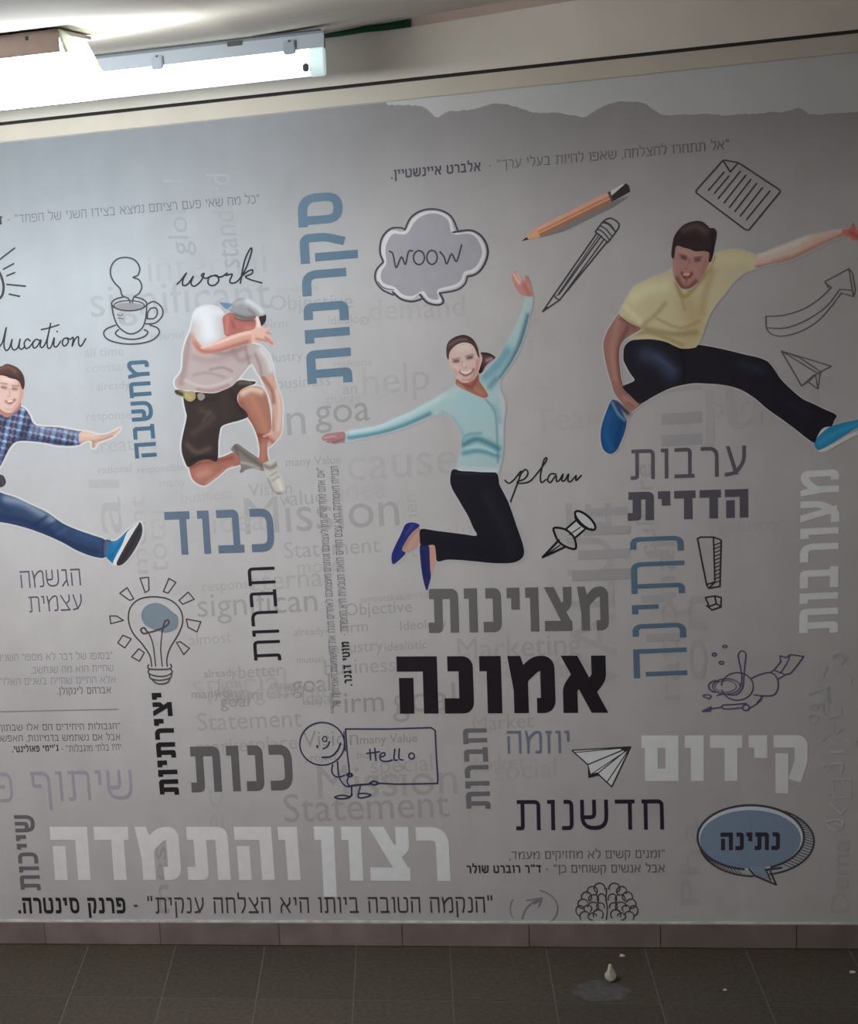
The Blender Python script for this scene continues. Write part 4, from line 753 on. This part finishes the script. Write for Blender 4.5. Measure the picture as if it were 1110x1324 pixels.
paint('shorts', shorts2, (58, 46, 44), [([(260, 530), (275, 540), (250, 560)], 5, (84, 66, 58), .7), ([(242, 575), (255, 585), (270, 580)], 4, (108, 90, 76), .6), ([(262, 545), (272, 532)], 1.5, (96, 80, 70), .6), ([(310, 495), (325, 495)], 2.5, (112, 96, 78), .8), ([(298, 505), (306, 520), (314, 534)], 2.5, (40, 32, 34), .7), ([(244, 598), (262, 590), (280, 592)], 2, (34, 26, 28), .7), ([(245, 518), (280, 515)], 3, (44, 32, 34), .6), ([(290, 520), (292, 540)], 5, (70, 54, 48), .5)], m2, step=1.4)
paint('belt', [(226, 505), (233, 503.5), (242, 506), (251, 506), (253, 514), (248, 519), (242, 518), (236, 513), (228, 510)], (176, 156, 104), [([(227, 506), (235, 510)], 3, (50, 46, 46), .9), ([(240, 510), (246, 514)], 2, (206, 186, 120), .6)], m2, step=1.1)
paint('belt_buckle', [(256, 509), (263, 509), (265, 514), (260, 518), (256, 515)], (150, 140, 130), [], m2, step=1.2)
paint('shirt', shirt2, (188, 170, 168), [([(262, 402), (268, 415), (270, 432)], 19, (226, 230, 236), .97), ([(250, 408), (258, 402), (284, 404)], 6, (220, 224, 230), .9), ([(245, 435), (240, 465), (234, 495)], 5, (164, 132, 132), .7), ([(252, 462), (270, 466), (290, 462), (312, 452)], 6, (172, 146, 146), .7), ([(240, 492), (262, 500), (285, 496), (300, 490)], 2.2, (206, 192, 188), .8), ([(272, 478), (288, 475), (300, 480)], 1.6, (150, 124, 124), .7), ([(250, 485), (268, 482), (290, 488)], 2.2, (160, 136, 134), .5), ([(255, 503), (275, 505), (295, 498)], 2, (168, 118, 108), .6), ([(300, 450), (310, 466), (322, 462)], 4, (160, 132, 132), .6),
    ([(318, 452), (322, 470)], 2, (146, 122, 124), .6), ([(338, 452), (348, 466), (351, 478)], 5, (216, 214, 216), .9), ([(330, 458), (336, 472), (338, 484)], 2, (150, 128, 128), .7), ([(262, 452), (290, 457), (318, 448)], 3, (146, 112, 108), .6)], m2, step=1.4)
paint('reaching_arm', arml2, (204, 158, 144), [([(340, 488), (352, 505), (354, 520)], 3, (150, 96, 86), .8), ([(358, 505), (362, 530), (360, 555)], 3, (226, 190, 178), .8), ([(345, 565), (354, 572)], 3, (184, 88, 80), .8), ([(352, 530), (354, 556)], 1.5, (166, 112, 102), .6), ([(343, 562), (352, 560)], 1.2, (222, 180, 166), .7)], m2, step=1.2)
paint('near_shoe', [(340, 600), (345, 597), (352, 594), (357, 595), (359, 604), (362, 611), (367, 620), (369.5, 630), (367, 636), (361, 639.5), (355, 637), (350, 630), (346, 620), (343, 611)], (190, 184, 178), [([(342, 602), (350, 605), (358, 600)], 3, (118, 108, 102), .8), ([(350, 615), (358, 610)], 1, (140, 130, 126), .7), ([(352, 622), (361, 616)], 1, (140, 130, 126), .7), ([(346, 620), (354, 636), (363, 638)], 2, (138, 126, 120), .8), ([(360, 622), (364, 632)], 3, (214, 210, 204), .8)], m2, step=1.1)
paint('face', [(288, 411), (293, 406), (300, 404), (308, 408), (318, 410), (329, 412), (331, 419), (331, 428), (324, 434), (314, 436), (300, 437), (291, 433), (289, 422)], (176, 102, 94), [([(294, 409), (293, 430)], 2.5, (206, 124, 112), .7), ([(305, 411), (315, 414), (327, 414)], 2, (112, 76, 74), .8), ([(318, 424), (327, 424)], 3, (208, 124, 110), .6), ([(300, 415), (303, 424)], 2, (150, 70, 66), .6)], m2, step=1)
paint('dark_hair', [(336, 407), (340, 405), (344, 407), (344, 414), (341, 419), (336.5, 422), (334.5, 417), (335, 411)], (48, 36, 42), [], m2, step=1.2)
paint('cap', [(298, 396), (303, 389), (311, 385), (322, 386), (333, 392), (341, 400), (343, 407), (336, 409), (328, 412), (316, 413), (306, 411), (300, 405), (297, 402)], (146, 146, 150), [([(320, 389), (332, 396), (339, 403)], 5, (208, 210, 214), .9), ([(303, 407), (318, 411), (330, 410)], 2.6, (96, 84, 84), .8), ([(305, 392), (314, 390)], 3, (176, 178, 182), .7), ([(322, 400), (328, 405)], 2, (110, 104, 106), .5)], m2, step=1)
paint('cap_strap', [(284, 391), (291, 391.5), (300, 393), (299, 398), (294, 400), (288, 396)], (98, 132, 168), [([(296, 402), (300, 398)], 2, (230, 232, 236), .8)], m2, step=1)
paint('crossing_arm', [(248, 432), (252, 436), (258, 444), (264, 447.5), (272, 445.5), (285, 439), (299, 433.5), (312, 429.5), (323, 427), (328, 427), (330, 440), (321, 444.5), (310, 447.5), (299, 450), (288, 454), (276, 456.5), (264, 458), (256, 456), (251, 450), (248, 441)], (216, 156, 138), [([(252, 444), (262, 454), (280, 454), (300, 448), (320, 442)], 3, (168, 98, 86), .75), ([(262, 449), (285, 442), (310, 433), (325, 430)], 2.2, (240, 208, 194), .8), ([(249, 436), (253, 446)], 2, (196, 140, 130), .6)], m2, step=1.2)
paint('spread_hand', [(326, 428), (330, 424), (331.5, 415), (331, 409.5), (333.5, 409), (336.5, 416), (338.5, 422), (343, 424), (350, 423), (351, 425), (345, 428), (351, 429.5), (352, 431.5), (346, 432.5), (351, 435.5), (352.5, 438), (348, 438), (353, 442.5), (358, 448.5), (353, 447.5), (346, 443), (339, 441), (332, 443), (326, 441)], (222, 176, 160), [([(333, 411), (335, 422)], 2, (240, 222, 212), .8), ([(344, 437), (352, 444)], 2.2, (190, 100, 92), .7), ([(332, 438), (344, 441)], 2, (180, 112, 100), .7), ([(345, 430), (350, 432)], 1, (150, 90, 84), .6)], m2, step=.9)

# ---- woman in turquoise
sw = [(446.5, 559), (468, 554), (491, 549.5), (512, 540), (532, 531.5), (547, 523), (561, 515.5), (572, 508), (581, 503), (591, 497.5), (597, 503), (606, 506.5), (616, 511), (627, 516), (632, 511), (629, 503), (622, 494), (621, 490), (628, 481), (638, 470), (645, 462), (653, 448), (659, 436), (665, 425), (670, 414), (675, 400), (680, 383), (684, 381), (688.5, 382.5), (687.5, 395), (684.5, 408), (681, 424), (676, 440), (669, 456), (661, 470), (653, 481), (646, 492), (646, 500), (650, 512), (653.5, 526), (651, 545), (650.5, 562), (650.5, 578), (649, 592), (646, 603), (644, 610), (630, 610.5), (610, 609.5), (592, 608), (592, 600), (595, 587), (597, 575), (596.5, 560), (592, 550), (584, 540), (577, 535.5), (570, 535), (556, 538.5), (537, 546.5), (518, 554), (498, 560), (477, 564.5), (460, 568), (446.5, 570.5)]
tro = [(586, 607), (600, 608.5), (622, 610.5), (641, 611), (645, 618), (646, 626), (651, 636), (657.5, 649), (663, 664), (668, 679), (673, 693), (677, 706), (678, 716), (674, 723), (664, 727.5), (648, 728.5), (630, 727.5), (605, 725), (580, 723.5), (566, 726), (564, 716), (562.5, 706), (558, 704.5), (549, 706), (544, 704), (543, 695), (544.5, 684), (562, 686), (582, 688.5), (602, 691), (617, 692.5), (612, 682), (606, 668), (599, 656), (592, 644), (586, 634), (582.5, 624), (583, 614)]
sh1 = [(524.5, 678), (531, 675.5), (539, 676.5), (543, 680), (536, 686), (530, 692.5), (524, 702), (520, 711), (525, 715), (519, 722), (512, 728), (507.5, 729), (506.5, 718), (511, 706), (517, 694), (521, 685)]
sh2 = [(543, 706), (549, 706), (555, 706), (556, 722), (556.5, 735), (557.5, 746), (555, 756), (553, 763), (550.5, 761), (547, 747), (544.5, 730)]
m3 = halo([sw, tro, sh1, sh2], (182, 180, 184), 4.5, 'person_picture', 'printed woman in turquoise top leaping with both arms spread')
paint('foot', [(543, 682), (544.5, 692), (544, 702), (536, 709), (528, 714), (522, 713), (519, 710), (524, 701), (531, 691), (537, 685)], (178, 134, 122), [([(542, 684), (530, 696), (522, 710)], 1.6, (146, 102, 92), .5)], m3, step=1.2)
paint('foot', [(555, 706), (562, 706), (564, 716), (563, 728), (559, 740), (557, 746), (555, 735), (555, 720)], (184, 132, 120), [], m3, step=1.2)
paint('shoe', sh1, (34, 44, 112), [([(528, 680), (516, 704), (510, 724)], 3, (24, 34, 104), .7), ([(534, 679), (525, 690)], 1.4, (60, 72, 136), .6)], m3, step=1.2)
paint('shoe', sh2, (32, 38, 92), [([(547, 712), (550, 745)], 2, (22, 28, 82), .6)], m3, step=1.2)
paint('trousers', tro, (24, 22, 32), [([(630, 640), (650, 680), (662, 712)], 8, (32, 32, 42), .7), ([(588, 612), (640, 614)], 1.2, (44, 42, 52), .7), ([(560, 700), (600, 708), (640, 715)], 6, (18, 18, 28), .5)], m3, step=2.2)
TEAL = (86, 140, 152)
paint('sweater', sw, (156, 184, 188), [([(452, 566), (490, 560), (525, 549), (556, 535)], 3.2, (72, 128, 148), .9), ([(455, 558), (490, 551), (530, 535), (575, 512)], 4, (182, 206, 212), .7), ([(648, 488), (662, 466), (674, 440), (683, 408)], 3.2, (72, 120, 130), .95), ([(628, 486), (645, 470), (655, 455)], 8, (92, 148, 166), .8), ([(666, 430), (680, 392)], 5, (176, 190, 190), .5), ([(634, 500), (642, 490)], 4, (78, 128, 146), .7),
    ([(590, 515), (610, 525), (630, 535)], 10, (146, 186, 196), .7), ([(600, 575), (615, 568), (630, 572), (645, 580)], 4, (58, 120, 136), .85), ([(597, 570), (605, 562), (622, 560)], 2.2, (88, 150, 166), .7), ([(600, 586), (620, 583), (645, 590)], 3.2, (72, 140, 154), .8), ([(602, 579), (622, 578), (642, 586)], 1.2, (160, 208, 214), .7), ([(596, 598), (620, 602), (644, 600)], 2.6, (150, 182, 192), .8), ([(590, 607), (618, 609), (644, 609)], 1.8, (196, 196, 204), .9), ([(594, 603.5), (642, 606)], 1.4, (190, 196, 204), .6),
    ([(628, 516), (640, 532), (643, 560), (644, 598)], 1.3, (76, 126, 138), .6), ([(572, 533), (585, 541), (598, 560)], 3, (120, 162, 174), .6), ([(648, 510), (652, 530), (649, 560)], 3, (186, 184, 190), .7), ([(640, 525), (647, 545)], 4, (120, 160, 172), .5), ([(575, 512), (592, 506)], 6, (170, 190, 190), .7)], m3, step=1.7)
paint('hand', [(416.5, 566), (421, 561.5), (428, 560), (437, 559), (446, 559), (446.5, 570.5), (440, 572), (433, 574), (429, 572.5), (422, 572), (424, 569.5), (418, 569.5)], (172, 118, 120), [([(420, 566), (434, 564)], 1.2, (206, 160, 160), .7), ([(430, 572), (444, 568)], 1.4, (128, 82, 88), .7), ([(422, 569.5), (432, 567)], .9, (140, 92, 98), .6)], m3, step=1)
paint('hand', [(663, 361), (662.5, 355), (665, 353), (666, 351.5), (669, 351.5), (672, 355), (675, 359), (678, 365), (679, 361), (679, 356.5), (681.5, 356), (684, 360), (686.5, 366), (688, 374), (689, 383), (680.5, 383), (673, 380), (668, 374), (665, 367)], (176, 116, 110), [([(665, 355), (672, 366)], 2, (202, 170, 164), .8), ([(678, 368), (684, 380)], 2.6, (158, 90, 82), .6), ([(669, 353), (674, 362)], 1, (212, 186, 182), .7), ([(682, 359), (684, 366)], 1, (150, 100, 98), .7)], m3, step=1)
paint('ponytail', [(619, 457), (626, 455.5), (634, 457), (641, 462), (637, 465.5), (631, 470), (627, 475), (624, 481), (620, 483), (618, 476), (620, 467)], (84, 54, 54), [([(622, 457), (632, 458), (639, 462)], 1.6, (44, 32, 30), .9), ([(630, 466), (636, 464)], 2.6, (172, 140, 146), .8), ([(622, 472), (622, 480)], 2.5, (28, 18, 18), .9)], m3, step=1)
paint('neck', [(591, 490), (600, 494), (612, 490), (619, 484), (620, 492), (625, 500), (630, 508), (631.5, 512), (626, 514.5), (614, 510), (604, 505), (597, 502), (590, 497)], (156, 98, 84), [([(600, 497), (610, 500), (617, 490)], 2.5, (132, 70, 64), .8), ([(616, 503), (624, 509)], 3.5, (176, 114, 92), .8), ([(592, 497), (600, 502)], 2, (190, 160, 140), .5)], m3, step=1)
paint('face', [(580, 461), (580.5, 469), (583.5, 476), (587.5, 483), (592, 490), (598, 494.5), (605, 495), (611, 492), (616, 487), (619.5, 479), (622, 472), (624, 464), (622, 457), (617, 450), (610, 444), (602, 441), (592, 443), (584, 451)], (198, 168, 162), [
    ([(595, 450), (605, 449)], 6, (206, 190, 182), .8), ([(588, 467.2), (592.5, 466.6)], 2.2, (96, 70, 68), .9), ([(605.5, 462.8), (610, 461.8)], 2.2, (92, 64, 64), .9), ([(585, 464.6), (595, 463)], 1, (132, 102, 96), .6), ([(602.5, 460.5), (613, 458.4)], 1, (132, 102, 96), .6), ([(598, 468), (600, 475), (603, 475)], 1.3, (176, 132, 128), .7), ([(600, 470), (600, 473)], 1.2, (222, 200, 200), .7),
    ([(595, 481), (602, 485.5), (610, 481.5), (612.5, 477.5)], 1.5, (142, 84, 80), .95), ([(597.5, 480.8), (603, 482.3), (609, 479.3)], 1.25, (240, 214, 206), 1), ([(618, 466), (615, 482), (608, 492)], 2.4, (172, 118, 112), .7), ([(588, 478), (590, 484)], 2, (186, 140, 134), .6), ([(609, 471), (613, 473)], 2.4, (206, 160, 152), .7), ([(588, 473), (591, 476)], 2.2, (212, 178, 170), .7), ([(597, 491), (608, 491)], 1.8, (182, 132, 124), .6)], m3, step=.8)
paint('hair', [(577.5, 458), (577.5, 449), (580, 442), (586, 437), (593, 434), (600, 433), (607, 435), (613, 440), (617, 447), (619.5, 456), (620.5, 463), (617.5, 459), (615, 452), (611, 446), (604, 443), (596, 443.5), (589, 447), (584, 452), (581, 458), (580.5, 465), (578.5, 463)], (72, 52, 54), [([(582, 446), (592, 440), (603, 439)], 2.2, (112, 86, 84), .7), ([(590, 435.5), (602, 434.5), (612, 440)], 1.5, (46, 34, 38), .8)], m3, step=.9)

# ---- man 3 in yellow
sh3 = [(869, 348), (862, 352), (845, 358), (828, 366), (819, 372), (812, 383), (806, 394), (801, 405.5), (807, 412), (818, 419), (830, 424.5), (827, 430), (820, 434), (813.5, 437.5), (826, 438), (840, 438.5), (853, 440), (864, 443), (872, 447), (881, 450.5), (892, 450.5), (901, 448.5), (905, 440), (909, 430), (913, 418), (918, 405.5), (927, 392), (937, 380), (946, 368), (956, 358), (966, 351), (975, 347.5), (978, 339), (978, 331), (968, 326), (955, 322.5), (940, 323.5), (926, 327), (919, 338), (913, 352), (903, 366), (893, 374), (882, 374), (874, 364), (870, 355)]
tr3 = [(806.5, 459), (808, 448), (816, 440.5), (828, 439), (840, 438.5), (853, 440), (864, 443), (873, 447.5), (883, 450.5), (893, 450.5), (901, 446), (915, 447.5), (933, 451), (950, 455), (966, 459), (980, 462), (993, 467.5), (1002, 478), (1010, 490), (1023, 503), (1038, 515.5), (1052, 522), (1066, 529), (1082, 536.5), (1079, 544), (1076, 551), (1068, 552), (1062, 556), (1057, 565), (1053.5, 572.5), (1043, 566), (1033, 558), (1013, 543), (993, 529), (978, 516), (962, 505.5), (947, 500), (930, 497), (914, 496), (898, 495.5), (882, 498), (867, 502), (854, 508), (842, 514.5), (829, 522), (823, 519), (814, 510), (807, 503), (806, 499), (813, 496), (821, 491.5), (816, 484), (811, 475), (807, 467)]
ar3 = [(801, 405.5), (807, 412), (818, 419), (830, 424.5), (818, 432), (807, 440), (802, 449), (801, 462), (802, 476), (804, 490), (808, 503), (817, 512), (830, 521), (824, 527), (817, 531.5), (810, 527), (803, 519), (795, 508), (790, 492), (785, 475), (782, 460), (780.5, 446), (783, 435), (788, 424)]
ar3r = [(977, 331), (990, 326), (1003, 320), (1015, 316), (1030, 310), (1044, 305), (1060, 301.5), (1075, 298), (1085, 297), (1094, 297), (1092, 304), (1076, 311), (1060, 319), (1044, 327), (1028, 334.5), (1014, 338.5), (1000, 341), (987, 344), (975, 347)]
s3l = [(790, 519), (795, 517), (802, 527), (808, 539), (811, 544), (808.5, 558), (803, 572), (798, 582), (790, 587), (782, 583), (778, 574), (777, 560), (779, 548), (784, 533)]
s3r = [(1053, 573), (1060, 563), (1070, 554), (1078.5, 550), (1092, 546), (1110, 542.5), (1135, 536), (1142, 541), (1128, 547), (1110, 553), (1096, 561), (1082, 570), (1070, 577), (1059, 582.5)]
m4 = halo([sh3, tr3, ar3, ar3r, s3l, s3r], (146, 142, 142), 3.6, 'person_picture', 'printed man in yellow shirt leaping wide with blue shoes')
paint('sock', [(794, 518), (802, 520), (812, 529), (818, 533), (812, 542), (806, 541), (799, 533)], (138, 136, 140), [([(797, 520), (812, 534)], 3, (50, 38, 46), .9)], m4, step=1.4)
paint('sock', [(1062, 557), (1070, 552.5), (1079, 550.5), (1074, 556), (1066, 561), (1058, 568)], (150, 150, 158), [], m4, step=1.4)
paint('shoe', s3l, (20, 66, 118), [([(788, 535), (784, 560), (790, 580)], 5, (26, 82, 140), .8), ([(804, 545), (797, 575)], 3, (14, 50, 98), .7), ([(792, 520), (799, 534), (808, 543)], 1.8, (120, 136, 152), .8)], m4, step=1.4)
paint('shoe', s3r, (22, 88, 120), [([(1060, 573), (1085, 558), (1115, 547)], 3, (28, 104, 138), .8)], m4, step=1.4)
paint('shoe_sole', [(1058, 583), (1070, 578), (1083, 571), (1098, 562), (1112, 556), (1140, 545), (1140, 549), (1112, 561), (1090, 572), (1068, 584)], (136, 132, 130), [], m4, step=1.8)
paint('bent_arm', ar3, (138, 94, 86), [([(800, 410), (796, 430), (792, 455), (797, 490)], 5, (156, 112, 102), .8), ([(812, 424), (804, 440), (800, 460), (803, 490), (812, 508)], 3, (108, 66, 60), .8), ([(808, 515), (822, 523)], 4, (158, 112, 106), .7), ([(812, 520), (820, 526)], .9, (104, 64, 64), .6), ([(803, 412), (822, 424)], 2, (104, 68, 60), .6)], m4, step=1.5)
paint('trousers', tr3, (25, 22, 30), [([(836, 458), (856, 468), (868, 482)], 11, (44, 52, 72), .85), ([(848, 460), (872, 478)], 3, (58, 66, 86), .5), ([(960, 470), (985, 480)], 8, (34, 36, 50), .7), ([(1020, 520), (1045, 535)], 6, (34, 30, 42), .6), ([(880, 452), (886, 475), (884, 492)], 3, (16, 14, 22), .7)], m4, step=2.2)
paint('polo_shirt', sh3, (161, 150, 119), [([(820, 385), (835, 375), (860, 370)], 10, (178, 168, 132), .9), ([(930, 335), (960, 335), (975, 340)], 9, (170, 158, 124), .8), ([(890, 395), (900, 420), (890, 440)], 14, (152, 134, 92), .8), ([(835, 425), (870, 432), (900, 430)], 4, (124, 106, 66), .7), ([(815, 432), (840, 430), (862, 437), (882, 446)], 3, (128, 112, 72), .7), ([(830, 422), (850, 405), (860, 392)], 3, (134, 118, 78), .7), ([(850, 412), (880, 424), (905, 415)], 2, (134, 116, 76), .6), ([(875, 366), (884, 384), (900, 370), (915, 352)], 3, (132, 110, 64), .8), ([(880, 380), (886, 400)], 2, (140, 118, 74), .7), ([(808, 395), (828, 416)], 4, (176, 168, 136), .7), ([(922, 350), (912, 380), (908, 405)], 5, (142, 124, 84), .6), ([(925, 332), (918, 350)], 2, (130, 104, 66), .5), ([(806, 410), (826, 422)], 1.4, (138, 120, 92), .7)], m4, step=1.8)
paint('straight_arm', ar3r, (150, 126, 116), [([(980, 345), (1010, 339), (1030, 331), (1060, 316), (1090, 303)], 3, (120, 84, 76), .9), ([(985, 330), (1015, 320), (1045, 308)], 4, (158, 142, 132), .8), ([(1040, 318), (1080, 303)], 4, (150, 112, 102), .6), ([(1020, 332), (1000, 338)], 3, (128, 92, 84), .6)], m4, step=1.5)
paint('hand', [(1090, 297), (1098, 296), (1102, 290), (1105, 288.5), (1107, 294), (1116, 293), (1128, 292), (1134, 297), (1126, 301), (1132, 305), (1122, 309), (1106, 311), (1098, 306), (1091, 303)], (132, 70, 62), [([(1100, 300), (1110, 306)], 3, (112, 48, 44), .7), ([(1104, 290), (1105, 298)], 1.4, (110, 60, 52), .8), ([(1110, 296), (1128, 297)], 1.8, (160, 104, 96), .6)], m4, step=1.2)
paint('face', [(870, 332), (873, 322), (880, 317), (895, 320), (910, 324), (919, 328), (919, 336), (916, 345), (911, 355), (906, 363), (899, 369), (892, 373), (884, 373.5), (878, 369), (873, 359), (870.5, 346)], (140, 100, 94), [
    ([(880, 325), (900, 329)], 5, (150, 112, 104), .7), ([(882.5, 332.2), (886.5, 334)], 2.3, (76, 42, 42), .85), ([(900.5, 336.4), (904.5, 335.6)], 2.3, (76, 42, 42), .85), ([(879, 329), (888, 331.5)], .9, (92, 54, 50), .8), ([(898, 333.5), (908, 332)], .9, (92, 54, 50), .8), ([(892, 336), (891, 345), (888, 347)], 1.6, (122, 78, 72), .7), ([(892, 343), (891, 346)], 1.5, (162, 116, 110), .6), ([(882, 353), (887, 359.5), (893, 357), (895, 353)], 1.9, (92, 46, 42), .9), ([(884.5, 355), (891, 354.5)], 1.1, (178, 142, 136), .95),
    ([(876, 360), (882, 370), (890, 372), (900, 364)], 3, (92, 56, 44), .8), ([(913, 338), (908, 354)], 2.4, (132, 92, 76), .8), ([(872, 338), (873, 352)], 2, (154, 104, 96), .7), ([(897, 345), (900, 350)], 3, (150, 104, 98), .7), ([(888, 363), (888, 366)], 1.8, (112, 70, 60), .6)], m4, step=.9)
paint('hair', [(868.5, 327), (870, 315), (872, 306), (877, 298), (884, 291), (893, 287), (902, 285.5), (909, 287), (915, 292), (918, 295), (923, 295), (927, 300), (926, 310), (924, 320), (922.5, 330), (920, 338), (916.5, 338), (917.5, 327), (910, 324.5), (900, 325), (892, 322), (884, 320), (877, 317.5), (874, 320), (873, 328), (871.5, 334), (869, 333)], (44, 32, 34), [([(885, 297), (900, 292), (912, 299)], 5, (70, 54, 56), .8), ([(880, 308), (905, 312)], 4, (38, 26, 28), .6), ([(922, 300), (921, 330)], 2, (30, 20, 22), .8), ([(876, 318), (900, 324), (916, 325)], 1.6, (30, 18, 20), .7)], m4, step=1)

# ---------------------------------------------------------------- debris on the floor
M_scrap = mat('white_paper_scrap', (.50, .47, .38), .8, .1, 60)
M_smear = mat('dried_paint_smear', (.085, .080, .078), .6, .3, 40)
def scrap(px, py, r, hgt, label, m=M_scrap, seed=1, peak=0, name='paper_scrap', cat='litter'):
    q = fl(np.array(float(px)), np.array(float(py))); bm = bmesh.new(); bmesh.ops.create_icosphere(bm, subdivisions=2, radius=1)
    rr = random.Random(seed)
    for v in bm.verts:
        k = 1 + rr.uniform(-.22, .22); z = (v.co.z + 1) / 2; pinch = 1 - .55 * z * (1 if peak else .3)
        v.co = Vector((v.co.x * r * k * pinch, v.co.y * r * k * pinch, z * hgt * (1 + (peak if z > .8 else 0) * .3)))
    o = bm_obj(name, bm, m); o.location = (float(q[0]), float(q[1]), 0); o['label'] = label; o['category'] = cat; return o
scrap(790, 1269, .021, .046, 'small white crumpled scrap standing on the floor below the brain drawing', seed=3, peak=1)
scrap(805, 1237, .009, .008, 'tiny pale crumb near the skirting above the crumpled scrap', seed=5, name='crumb')
scrap(938, 1281, .007, .006, 'tiny pale crumb on the floor right of the crumpled scrap', seed=7, name='crumb')
scrap(1103, 1258, .010, .006, 'pale chip at the right edge of the floor', seed=9, name='crumb')
bm = bmesh.new(); q = fl(np.array(778.), np.array(1282.)); rr = random.Random(6)
vs = [bm.verts.new((.085 * math.cos(a) * rr.uniform(.8, 1.1), .075 * math.sin(a) * rr.uniform(.75, 1.15), .0006)) for a in [k * math.pi / 9 for k in range(18)]]; bm.faces.new(vs)
ex = bmesh.ops.extrude_face_region(bm, geom=list(bm.faces)); [setattr(v.co, 'z', 0.0001) for v in ex['geom'] if isinstance(v, bmesh.types.BMVert)]
o = bm_obj('paint_smear', bm, M_smear); o.location = (float(q[0]), float(q[1]), 0); o['label'] = 'greyish dried smear on the floor tile beside the crumpled scrap'; o['category'] = 'stain'
